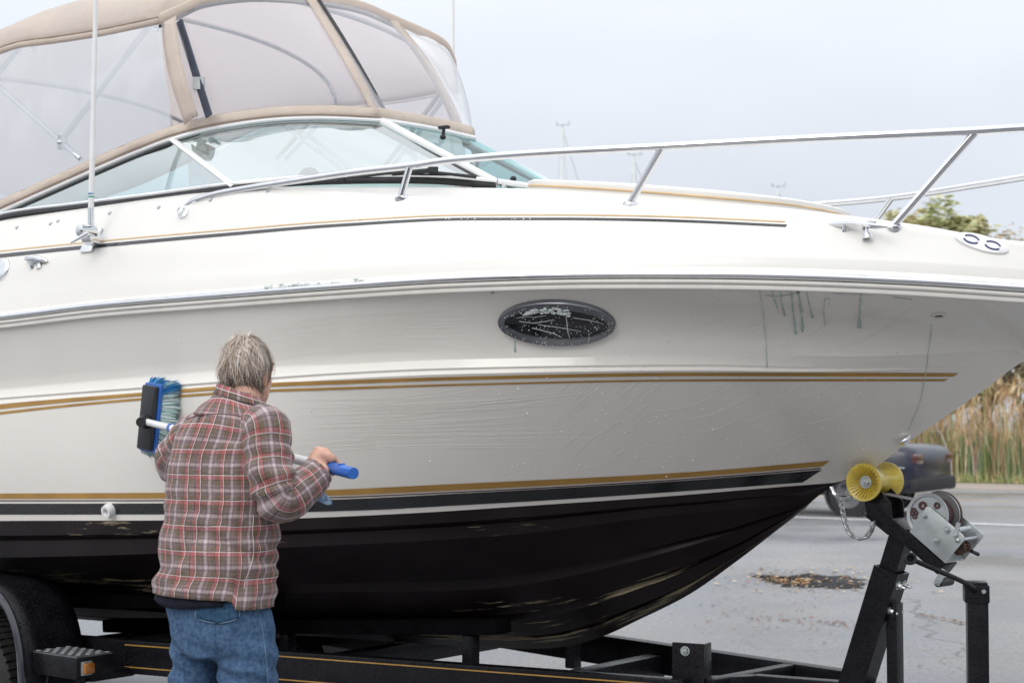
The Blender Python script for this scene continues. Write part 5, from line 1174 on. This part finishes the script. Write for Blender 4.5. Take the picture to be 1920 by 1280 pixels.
# head frame: turned a little further right than the shoulders and tipped towards the work
HC = pp(461, 692, .09); HY = rad(25); hr_ = Vector((math.cos(HY), -math.sin(HY), 0)); hf = (Vector((math.sin(HY), math.cos(HY), 0)) + UP*-.12).normalized(); hu = hr_.cross(hf).normalized()
HR = Matrix((hr_, hf, hu)).transposed()
def H(x, y, z): return HC + hr_*x + hf*y + hu*z
def cap(pts, rs, n=14):
    mb = MB(); mb.tube(pts, rs, n); mb.ell(pts[0], (rs[0],)*3, 12); mb.ell(pts[-1], (rs[-1],)*3, 12); return mb
parts = []
a = MB(); a.ell(H(0, -.005, .005), (.062, .080, .090), 24, HR); a.ell(H(0, .035, -.055), (.056, .062, .07), 20, HR); a.ell(H(0, .06, -.03), (.05, .045, .06), 18, HR)
a.tube([H(0, .090, .010), H(0, .114, -.024), H(0, .096, -.036)], [.009, .015, .012], 10); a.ell(H(0, .092, -.062), (.026, .014, .010), 12, HR); a.ell(H(0, .085, -.09), (.024, .02, .02), 12, HR)
for q in (-1, 1):
    a.ell(H(q*.030, .084, .012), (.014, .010, .009), 10, HR); a.ell(H(q*.030, .086, .030), (.02, .010, .007), 10, HR)
    e = Matrix((hr_, hf, hu)).transposed() @ Matrix.Rotation(q*rad(-20), 3, 'Z'); a.ell(H(q*.067, .0, -.02), (.008, .018, .030), 14, e); a.ell(H(q*.068, .006, -.046), (.006, .009, .011), 10, e)
parts.append(a)
parts.append(cap([H(0, -.02, -.06), pp(452, 742, .06), pp(445, 775, .05)], [.056, .058, .07]))
shR, shL = pp(505, 808, -.06), pp(362, 812, .09); elR, elL = pp(526, 932, -.13), pp(331, 868, .17); tR = .903; hdR = pA.lerp(pB, tR)
wrR = pp(603, 885, -.05); hdL = pA.lerp(pB, .60); wrL = hdL + Vector((-.045, -.06, -.035))
spine = [pp(445, 775, .04), pp(432, 830, .03), pp(420, 930, .01), pp(412, 1040, -.01), pp(405, 1140, -.03)]
a = MB(); rows = []
for p, w, d in zip(spine, (.08, .125, .125, .125, .120), (.065, .085, .09, .085, .075)): rows.append([p + pr*w*math.cos(t) + pf_*d*math.sin(t) for t in np.linspace(0, 2*math.pi, 25)[:-1]])
a.grid(rows, closed=True); a.f += [tuple(range(24))[::-1], tuple(range(96, 120))]; a.m += [0, 0]; parts.append(a)
for sh_, el_, wr_ in ((shR, elR, wrR), (shL, elL, wrL)): parts.append(cap([sh_, sh_.lerp(el_, .5), el_], [.052, .047, .040])); parts.append(cap([el_, el_.lerp(wr_, .35), wr_], [.040, .040, .027]))
hipR, hipL = pp(458, 1200, -.05), pp(374, 1200, .025); knR, knL = pp(480, 1440, -.02), pp(352, 1440, .08); anR, anL = Vector((pp(482, 1660, -.02).x, MY - .02, .10)), Vector((pp(344, 1660, .05).x, MY + .05, .10))
for h_, k_, n_ in ((hipR, knR, anR), (hipL, knL, anL)): parts.append(cap([h_, h_.lerp(k_, .5), k_], [.055, .050, .042])); parts.append(cap([k_, k_.lerp(n_, .35), n_], [.042, .042, .035])); parts.append(cap([n_, n_ + pf_*.08 - UP*.05], [.034, .03]))
def hand(c, ax, wr_, near):                     # closed hand: palm on the near upper side, four fingers over the pole, thumb under it
    ax = ax.normalized(); n0 = (near - ax*near.dot(ax)).normalized(); u0 = ax.cross(n0); u0 = u0 if u0.z > 0 else -u0; out = []
    ring = lambda s, ph, r: c + ax*s + (n0*math.cos(ph) + u0*math.sin(ph))*r
    for k, (s, Lf, r) in enumerate(((-.036, 3.0, .0092), (-.013, 3.35, .0098), (.010, 3.2, .0095), (.031, 2.75, .0082))):
        m_ = MB(); ph = np.linspace(.55, .55 + Lf, 9); m_.tube([ring(s + .002*math.sin(3*q), q, .0250 + (.006 if .9 < q < 1.5 else .0)) for q in ph], [r*1.12, r*1.15, r*1.15, r, r*1.05, r, r*.95, r*.9, r*.75], 10); m_.ell(ring(s, ph[-1], .025), (r*.75,)*3, 8); m_.ell(ring(s, 1.15, .031), (r*1.15,)*3, 8); out.append(m_)
    m_ = MB(); kn = [ring(s, .95, .033) for s in (-.036, .031)]; kw = [ring(s, -.1, .040) for s in (-.022, .022)]
    m_.tube([wr_, ring(.0, -.30, .047), ring(-.002, .35, .040), ring(-.002, 1.05, .031)], [.025, .030, .034, .026], 14, sx=1, sy=1); m_.ell(ring(-.028, .75, .034), (.016,)*3, 10); m_.ell(ring(.024, .75, .034), (.015,)*3, 10); out.append(m_)
    m_ = MB(); m_.tube([ring(-.012, -.45, .040), ring(-.040, -.75, .032), ring(-.058, -.35, .027), ring(-.070, .05, .0255)], [.015, .013, .0115, .009], 10); m_.ell(ring(-.070, .05, .0255), (.009,)*3, 8); out.append(m_)
    return out
parts += hand(hdR, pdv, wrR, Vector((0, -1, .25))); parts += hand(hdL, pdv, wrL, Vector((-.4, -1, -.2)))
body = remesh(parts, 'body', skin, person, .0052, 5)

# plaid shirt ---------------------------------------------------------------
def plaid():
    m = bpy.data.materials.new('plaid flannel'); m.use_nodes = True; nt = m.node_tree; N = nt.nodes.new; L = nt.links.new; b = nt.nodes['Principled BSDF']; b.inputs['Roughness'].default_value = .9; b.inputs['Sheen Weight'].default_value = .15; b.inputs['Specular IOR Level'].default_value = .2
    uv = N('ShaderNodeUVMap'); sx = N('ShaderNodeSeparateXYZ'); L(uv.outputs[0], sx.inputs[0]); PER = .066
    grey, olive, red, pink = (.245, .18, .185), (.155, .12, .085), (.40, .115, .118), (.54, .46, .475)
    seq = [(0, red), (.17, olive), (.36, grey), (.52, pink), (.63, grey), (.80, olive)]
    white = [(0, 0), (.155, 1), (.19, 0)]; dark = [(0, 0), (.19, 1), (.225, 0), (.40, 1), (.418, 0), (.455, 1), (.473, 0), (.69, .8), (.71, 0), (.97, .9)]
    outs = []
    for ax in (0, 1):
        d = N('ShaderNodeMath'); d.operation = 'DIVIDE'; d.inputs[1].default_value = PER*(1 if ax == 0 else 1.12); L(sx.outputs[ax], d.inputs[0])
        f = N('ShaderNodeMath'); f.operation = 'FRACT'; L(d.outputs[0], f.inputs[0]); rr = []
        for tab in (seq, white, dark):
            r = N('ShaderNodeValToRGB'); r.color_ramp.interpolation = 'CONSTANT'; L(f.outputs[0], r.inputs[0])
            for i, (p, c) in enumerate(tab):
                e = r.color_ramp.elements[i] if i < 2 and i < len(r.color_ramp.elements) else r.color_ramp.elements.new(p)
                e.position = p; e.color = (c + (1,)) if isinstance(c, tuple) else (c, c, c, 1)
            rr.append(r)
        outs.append(rr)
    mx = N('ShaderNodeMixRGB'); mx.inputs[0].default_value = .5; L(outs[0][0].outputs[0], mx.inputs[1]); L(outs[1][0].outputs[0], mx.inputs[2]); cur = mx
    for k, col, st in ((2, (.035, .03, .04), .62), (1, (.72, .65, .63), .55)):
        for ax in (0, 1):
            mu = N('ShaderNodeMath'); mu.operation = 'MULTIPLY'; mu.inputs[1].default_value = st; L(outs[ax][k].outputs[0], mu.inputs[0])
            x = N('ShaderNodeMixRGB'); L(mu.outputs[0], x.inputs[0]); L(cur.outputs[0], x.inputs[1]); x.inputs[2].default_value = col + (1,); cur = x
    tc = N('ShaderNodeTexCoord'); n = N('ShaderNodeTexNoise'); n.inputs['Scale'].default_value = 9; n.inputs['Detail'].default_value = 8; L(tc.outputs['Object'], n.inputs['Vector'])
    mr = N('ShaderNodeMapRange'); mr.inputs[1].default_value = .3; mr.inputs[2].default_value = .7; mr.inputs[3].default_value = .84; mr.inputs[4].default_value = 1.12; L(n.outputs[0], mr.inputs[0])
    sc = N('ShaderNodeVectorMath'); sc.operation = 'SCALE'; L(cur.outputs[0], sc.inputs[0]); L(mr.outputs[0], sc.inputs['Scale']); L(sc.outputs[0], b.inputs['Base Color'])
    n2 = N('ShaderNodeTexNoise'); n2.inputs['Scale'].default_value = 26; n2.inputs['Detail'].default_value = 6; n2.inputs['Distortion'].default_value = 1.2; mp = N('ShaderNodeMapping'); mp.inputs['Scale'].default_value = (1, 1, 1.5); L(tc.outputs['Object'], mp.inputs[0]); L(mp.outputs[0], n2.inputs['Vector'])
    bp = N('ShaderNodeBump'); bp.inputs['Strength'].default_value = .55; bp.inputs['Distance'].default_value = .012; L(n2.outputs[0], bp.inputs['Height']); L(bp.outputs[0], b.inputs['Normal']); return m
PL = plaid()
def cloth(name, rows, uvs, m, parent, th=.004, closed=True, wr=None, ang=180):
    if wr:
        nr, nc = len(rows), len(rows[0]); new = []
        for i in range(nr):
            r = []
            for j in range(nc):
                du = rows[i][(j + 1) % nc if closed else min(j + 1, nc - 1)] - rows[i][j - 1 if closed else max(j - 1, 0)]; dv = rows[min(i + 1, nr - 1)][j] - rows[max(i - 1, 0)][j]; n = du.cross(dv)
                n = n.normalized() if n.length > 1e-9 else Vector(); r.append(rows[i][j] + n*wr(rows[i][j], i/(nr - 1), j/nc))
            new.append(r)
        rows = new
    mb = MB(); mb.grid(rows, closed=closed); o = mb.build(name, m, parent, ang=ang, fix=False); me = o.data; uvl = me.uv_layers.new(name='UVMap'); nc = len(rows[0]); ncq = nc if closed else nc - 1
    buf = []
    for fi in range(len(me.polygons)):
        i, j = divmod(fi, ncq)
        for (a_, b_) in ((i, j), (i, j + 1), (i + 1, j + 1), (i + 1, j)): buf += list(uvs(a_, b_))
    uvl.data.foreach_set('uv', buf)
    mo = o.modifiers.new('thick', 'SOLIDIFY'); mo.thickness = th; mo.offset = 0; return o
NT = 72
tor = [(731, 447, .052, .052), (738, 443, .062, .058), (750, 441, .086, .072), (764, 439, .117, .086), (780, 436, .143, .098), (800, 431, .160, .110), (830, 425, .170, .120), (870, 420, .174, .126), (920, 416, .176, .128), (970, 415, .178, .130), (1020, 412, .181, .132), (1070, 407, .185, .135), (1105, 402, .190, .138), (1118, 401, .190, .138)]
fy = [pchip([t[0] for t in tor], [t[k] for t in tor]) for k in (1, 2, 3)]
def torso_ring(py, dy=None, grow=0):
    c = pp(fy[0](py), py, lerp(.05, -.02, min(1, max(0, (py - 740)/380)))); a_, b_ = fy[1](py) + grow, fy[2](py) + grow; r = []
    for j in range(NT):
        t = 2*math.pi*j/NT - math.pi/2; ct, s_t = math.cos(t), math.sin(t); q = c + pr*a_*math.copysign(abs(ct)**.85, ct) + pf_*b_*math.copysign(abs(s_t)**.9, s_t)
        sd_ = math.copysign(abs(ct)**1.2, ct)
        if py < 830: q.z -= .055*abs(ct)**2*min(1, (py - 731)/50)*max(0, 1 - (py - 731)/110) + .010*ct   # shoulders slope away from the neck
        h = max(0, (py - 1060)/58)
        if h > 0:
            q.z += h*(.014 - .012*(ct + 1)/2*(1 if s_t < 0 else 1)); q.z -= h*.026*max(0, min(1, (ct - .70)/.06))
        r.append(q)
    return r
pys = list(np.linspace(731, 830, 22)) + list(np.linspace(836, 1118, 46))
rows = [torso_ring(p) for p in pys]; zs = [CAMZ - (p - HOR)*px2 for p in pys]
def wr_t(p, u, v):
    w = .0045*noise.noise(p*9) + .0035*noise.noise(Vector((p.x*8, p.y*8, p.z*26))); k = math.exp(-((p.z - 1.12)/.14)**2); w += .006*k*math.sin(p.z*75 + 9*noise.noise(p*5)) ; return w + .004*noise.noise(p*22)
shirt = cloth('shirt', rows, lambda i, j: ((j/NT)*1.02 + .004*math.sin(i*.3), zs[i]), PL, person, wr=wr_t)
lr = [[p for p in torso_ring(q, grow=-.004)] for q in np.linspace(1072, 1100, 6)]
lr = [[r[j] for j in list(range(29, NT)) + list(range(0, 8))] for r in lr]
for i, r in enumerate(lr):
    for j, q in enumerate(r): q.z -= .030 + .022*(i/5)*(1 + .35*math.sin(j*.35))
navy = mat('dark navy quilted lining', (.009, .010, .020), rough=.75, spec=.2, bump=.5, bscale=45, var=.3)
cloth('quilted_lining', lr, lambda i, j: (j/NT, i/5), navy, person, closed=False, wr=lambda p, u, v: .006*noise.noise(p*14) + .003*abs(math.sin((p.z + p.x)*110)))
# collar
rows = []
for h, g in ((0, .004), (.012, .002), (.024, -.001), (.038, -.002), (.041, .003), (.036, .008), (.018, .014), (.006, .019)):
    c = pp(450, 754, .055) + UP*h*.85; r = []
    for j in range(48):
        t = 2*math.pi*j/48 - math.pi/2; ct, st2 = math.cos(t), math.sin(t); q = c + pr*(.062 + g)*ct + pf_*(.060 + g)*st2; q.z -= .020*ct + .012*st2; r.append(q)
    rows.append(r)
cloth('collar', rows, lambda i, j: (j/48*.42, i*.012 + .02), PL, person, th=.003, wr=lambda p, u, v: .002*noise.noise(p*20))
def sleeve(pts, rs, seed, off):
    q = spline(pts, 9); n = len(q); rr_ = []
    for i in range(n):
        k = i/(n - 1)*(len(rs) - 1); a_ = int(min(k, len(rs) - 2)); rr_.append(lerp(rs[a_], rs[a_ + 1], k - a_))
    Tn = [(q[min(i + 1, n - 1)] - q[max(i - 1, 0)]).normalized() for i in range(n)]; x = frame_z(Tn[0], pf_).col[0]; rows = []; acc = [0]
    for i in range(n):
        if i: acc.append(acc[-1] + (q[i] - q[i-1]).length)
        x = (x - Tn[i]*x.dot(Tn[i])).normalized(); y = Tn[i].cross(x); rows.append([q[i] + (x*math.cos(2*math.pi*j/36) + y*math.sin(2*math.pi*j/36))*rr_[i] for j in range(36)])
    mid_i = len(q)*.5
    def wr(p, u, v):
        k = math.exp(-((u - .55)/.16)**2); return -(.005*noise.noise(p*11 + Vector((seed, 0, 0))) + .009*k*math.sin(u*70 + 6*noise.noise(p*7)) + .006*noise.noise(p*24)*(.4 + k))
    return cloth('sleeve', rows, lambda i, j: (j/36*.40 + off, acc[i] + off), PL, person, wr=wr)
sleeve([pp(452, 800, -.0), pp(480, 795, -.04), pp(497, 806, -.07), pp(503, 860, -.10), pp(512, 912, -.13), pp(530, 938, -.13), pp(566, 914, -.09), pp(596, 891, -.052)], [.030, .056, .072, .069, .066, .063, .057, .047], 1, .013)
sleeve([pp(404, 814, .03), pp(378, 808, .06), pp(359, 815, .09), pp(341, 842, .13), pp(333, 868, .17), elL.lerp(wrL, .28), elL.lerp(wrL, .62), elL.lerp(wrL, .95)], [.026, .046, .060, .060, .058, .055, .05, .043], 4, .031)
# cuff and blue cloth by the forearm
mb = MB(); q0, q1 = pp(588, 893, -.055), pp(600, 881, -.043); mb.tube([q0, q0.lerp(q1, .5), q1], [.0475, .048, .0465], 28, caps=False); o = mb.build('cuff', PL, person, fix=False); uvl = o.data.uv_layers.new(name='UVMap')
for i, l in enumerate(uvl.data): v = o.data.vertices[o.data.loops[i].vertex_index].co; l.uv = (math.atan2(v.z, v.y)*.05, v.x*1.2)
mb = MB(); c0 = pp(585, 925, -.03); rows = []
for i, (px, py, r) in enumerate(((578, 912, .018), (590, 922, .020), (602, 930, .019), (613, 937, .013), (622, 942, .004))):
    c = pp(px, py, -.02); rows.append([c + Vector((.5*math.sin(t)*r, .3*r*math.cos(t), r*math.cos(t)))*(1 + .3*noise.noise(Vector((i, 2*t, 1)))) for t in np.linspace(0, 2*math.pi, 15)[:-1]])
mb.grid(rows, closed=True); mb.build('blue_cloth', mat('mottled blue cloth', (.10, .22, .42), rough=.85, col2=(.45, .58, .72), scale=60, bump=.6, bscale=80), person)
# yoke seam, locker loop, side seam
SHIRT = BVHTree.FromPolygons([v.co + ORG[shirt.name] for v in shirt.data.vertices], [tuple(p.vertices) for p in shirt.data.polygons])
def on(tree, px, py, off):
    d = ray(px, py).normalized(); p, n, i, k = tree.ray_cast(CAM, d)
    return (p + (n if n.dot(d) < 0 else -n)*off) if p else None
def seam(tree, pts, r, off, name, m, parent, n=6):
    q = [on(tree, v.x, v.y, off) for v in spline([(x, y, 0) for x, y in pts], n)]; q = [p for p in q if p]; mb = MB(); mb.tube(q, r, 5); return mb.build(name, m, parent)
seamm = mat('dark plaid seam', (.15, .10, .09), rough=.9)
seam(SHIRT, [(340, 792), (375, 779), (420, 777), (455, 783), (478, 797)], .0018, .003, 'yoke_seam', seamm, shirt); seam(SHIRT, [(367, 777), (374, 778), (383, 778)], .004, .006, 'locker_loop', seamm, shirt); seam(SHIRT, [(377, 779), (374, 787), (371, 794)], .0016, .005, 'locker_loop', seamm, shirt)
seam(SHIRT, [(475, 965), (473, 1000), (475, 1030), (470, 1060), (460, 1085), (457, 1104)], .0013, .0035, 'side_seam', mat('pale seam thread', (.55, .49, .46), rough=.9), shirt)
# jeans
denim = mat('blue denim', (.040, .084, .165), rough=.9, col2=(.088, .155, .265), scale=85, bump=.35, bscale=420, spec=.25)
jp = []; a = MB(); rows = []
for py, cx, w, d in ((1070, 404, .150, .110), (1110, 405, .166, .120), (1150, 411, .160, .122), (1190, 415, .154, .118), (1225, 415, .150, .108)): c = pp(cx, py, -.02); rows.append([c + pr*w*math.copysign(abs(math.cos(t))**.85, math.cos(t)) + pf_*d*math.sin(t) for t in np.linspace(0, 2*math.pi, 33)[:-1]])
a.grid(rows, closed=True); a.f += [tuple(range(32))[::-1], tuple(range(128, 160))]; a.m += [0, 0]; jp.append(a)
jp.append(cap([pp(456, 1165, -.05), pp(462, 1230, -.055), pp(467, 1300, -.05), knR, knR.lerp(anR, .5), anR + UP*.0], [.094, .089, .084, .074, .070, .072], 18)); jp.append(cap([pp(370, 1165, .02), pp(366, 1230, .03), pp(361, 1300, .04), knL, knL.lerp(anL, .5), anL], [.078, .074, .071, .068, .066, .070], 18))
a = MB(); a.ell(pp(438, 1150, -.09), (.08, .07, .10), 16); a.ell(pp(368, 1150, -.03), (.075, .07, .095), 16); jp.append(a)
def jw(co, no):
    out = co.copy()
    for i in range(len(co)):
        p = Vector(co[i]); kc = math.exp(-((p.z - .80)/.07)**2); k = .0055*kc*math.sin(p.z*95 + p.x*38 + 5*noise.noise(p*6)) + .005*noise.noise(p*10) + .006*noise.noise(Vector((p.x*7 + p.z*9, p.y*7, p.z*13 - p.x*5))) + .003*noise.noise(p*26); out[i] += no[i]*k
    return out
jeans = remesh(jp, 'jeans', denim, person, .0095, 10, post=jw)
JT = BVHTree.FromPolygons([v.co + ORG[jeans.name] for v in jeans.data.vertices], [tuple(p.vertices) for p in jeans.data.polygons])
rows = []
for i in range(9):
    v = i/8; r = []
    for j in range(11):
        u = j/10; xl, xr = lerp(366, 371, v), lerp(449, 447, v); yb = 1157 + 11*(1 - abs(2*u - 1)); r.append(on(JT, lerp(xl, xr, u), lerp(1126, yb, v), .004))
    if all(r): rows.append(r)
mb = MB(); mb.grid(rows); pk = mb.build('back_pocket', mat('darker denim pocket', (.019, .056, .115), rough=.9, col2=(.048, .108, .185), scale=85, bump=.35, bscale=420, spec=.25), jeans, fix=False, ang=180); mo = pk.modifiers.new('thick', 'SOLIDIFY'); mo.thickness = .004
th = mat('denim seam thread', (.20, .30, .42), rough=.9)
seam(JT, [(369, 1130), (372, 1156), (410, 1167), (446, 1156), (447, 1130)], .0012, .0065, 'pocket_stitching', th, jeans, 8)
seam(JT, [(481, 1130), (489, 1165), (497, 1220), (502, 1279)], .0022, .001, 'side_seam', mat('faded denim seam', (.10, .19, .29), rough=.9), jeans, 8)
seam(JT, [(404, 1130), (402, 1180), (409, 1240)], .002, .0, 'back_seam', denim, jeans, 8)
for an_ in (anR, anL):
    mb = MB(); c = Vector((an_.x, an_.y, 0)); rows = []
    for u, w, h in ((-.11, .02, .05), (-.10, .036, .085), (-.05, .042, .105), (.0, .043, .10), (.07, .046, .075), (.13, .046, .055), (.175, .036, .045), (.195, .015, .03)):
        b_ = c + pf_*(u + .02); rows.append([b_ + pr*w*q + UP*z for q, z in ((-1, .0), (-1.05, .02), (-.85, h*.75), (-.3, h), (.3, h), (.85, h*.75), (1.05, .02), (1, 0))])
    mb.grid(rows, closed=True); mb.f += [tuple(range(8))[::-1], tuple(range(len(mb.v) - 8, len(mb.v)))]; mb.m += [0, 0]; mb.build('shoe', mat('dark shoe leather', (.03, .025, .022), rough=.5), person, ang=60)
# hair
random.seed(77)
hc = [mat('hair %s' % n, c, rough=.5, var=.15, scale=40) for n, c in (('silver', (.60, .49, .40)), ('ash', (.34, .255, .185)), ('dark', (.075, .057, .048)), ('white', (.72, .66, .61)))]
mb = MB(); SK = (.065, .083, .0945); whorl = Vector((.02, -.62, .78)).normalized()
def scalp(d, g=0): return H(d.x*(SK[0] + g), d.y*(SK[1] + g) - .005, d.z*(SK[2] + g) + .004)
def hairline(d): return d.z > -.72 + (0 if d.y < .15 else (d.y - .15)*1.9) and not (abs(d.x) > .8 and d.y > .05 and d.z < -.1)
rows = []
for i in range(22):
    a1 = math.pi*i/30; rows.append([])
    for j in range(36):
        a2 = 2*math.pi*j/36; d = Vector((math.sin(a1)*math.cos(a2), math.sin(a1)*math.sin(a2), math.cos(a1)))
        if d.y > .2 and d.z < (d.y - .15)*1.9 - .72: d = (d + Vector((0, -.15, .1))).normalized(); rows[-1].append(scalp(d, -.012))
        else: rows[-1].append(scalp(d, .002))
cap_ = MB(); cap_.grid(rows, closed=True); 
cnt = 0
while cnt < 5200:
    d = Vector((random.gauss(0, 1), random.gauss(0, 1), random.gauss(0, 1))).normalized()
    if not hairline(d): continue
    cnt += 1; low = max(0, -d.z); mi = random.choices((0, 1, 2, 3), (6, 3, 1, 4) if d.z > .25 else ((3, 5, 4, 2) if d.z > -.25 else (1, 4, 8, 1)))[0]
    clump = noise.noise_vector(d*2.6 + Vector((3, 1, 7)))*1.25 + noise.noise_vector(d*6)*.5; L = random.uniform(.045, .095)*(1 if d.z > -.4 else .6); pts = []; q = d.copy(); lift_ = random.uniform(.001, .008)*(2.4 if random.random() < .14 else 1)
    steps = 5
    for k in range(steps + 1):
        pts.append(scalp(q, lift_*min(1, .35 + k*.3) + .003))
        tg = q - whorl; tg = tg + Vector((.25, 0, -.55*(1 if q.z < .6 else .5))) + clump + Vector((random.gauss(0, .22), random.gauss(0, .22), random.gauss(0, .22))) + q.cross(whorl)*.55*max(0, q.dot(whorl))
        tg = tg - q*tg.dot(q)
        if tg.length < 1e-4: tg = Vector((.1, 0, -.1))
        q = (q + tg.normalized()*L/steps/.09).normalized()
        if q.z < -.80: q.z = -.80; q.normalize()
    w = random.uniform(.0006, .0013); ax_ = (pts[-1] - pts[0]).normalized(); outv = (pts[2] - HC).normalized(); sd_ = ax_.cross(outv); sd_ = sd_.normalized() if sd_.length > 1e-6 else hr_
    mb.grid([[p - sd_*w*(1 - i/(steps + .3)), p + sd_*w*(1 - i/(steps + .3))] for i, p in enumerate(pts)], mi)
hair = cap_.build('hair', hc[1], person, ang=180, fix=False)
mb.build('hair_strands', hc, hair, kind='stuff', fix=False, ang=180)
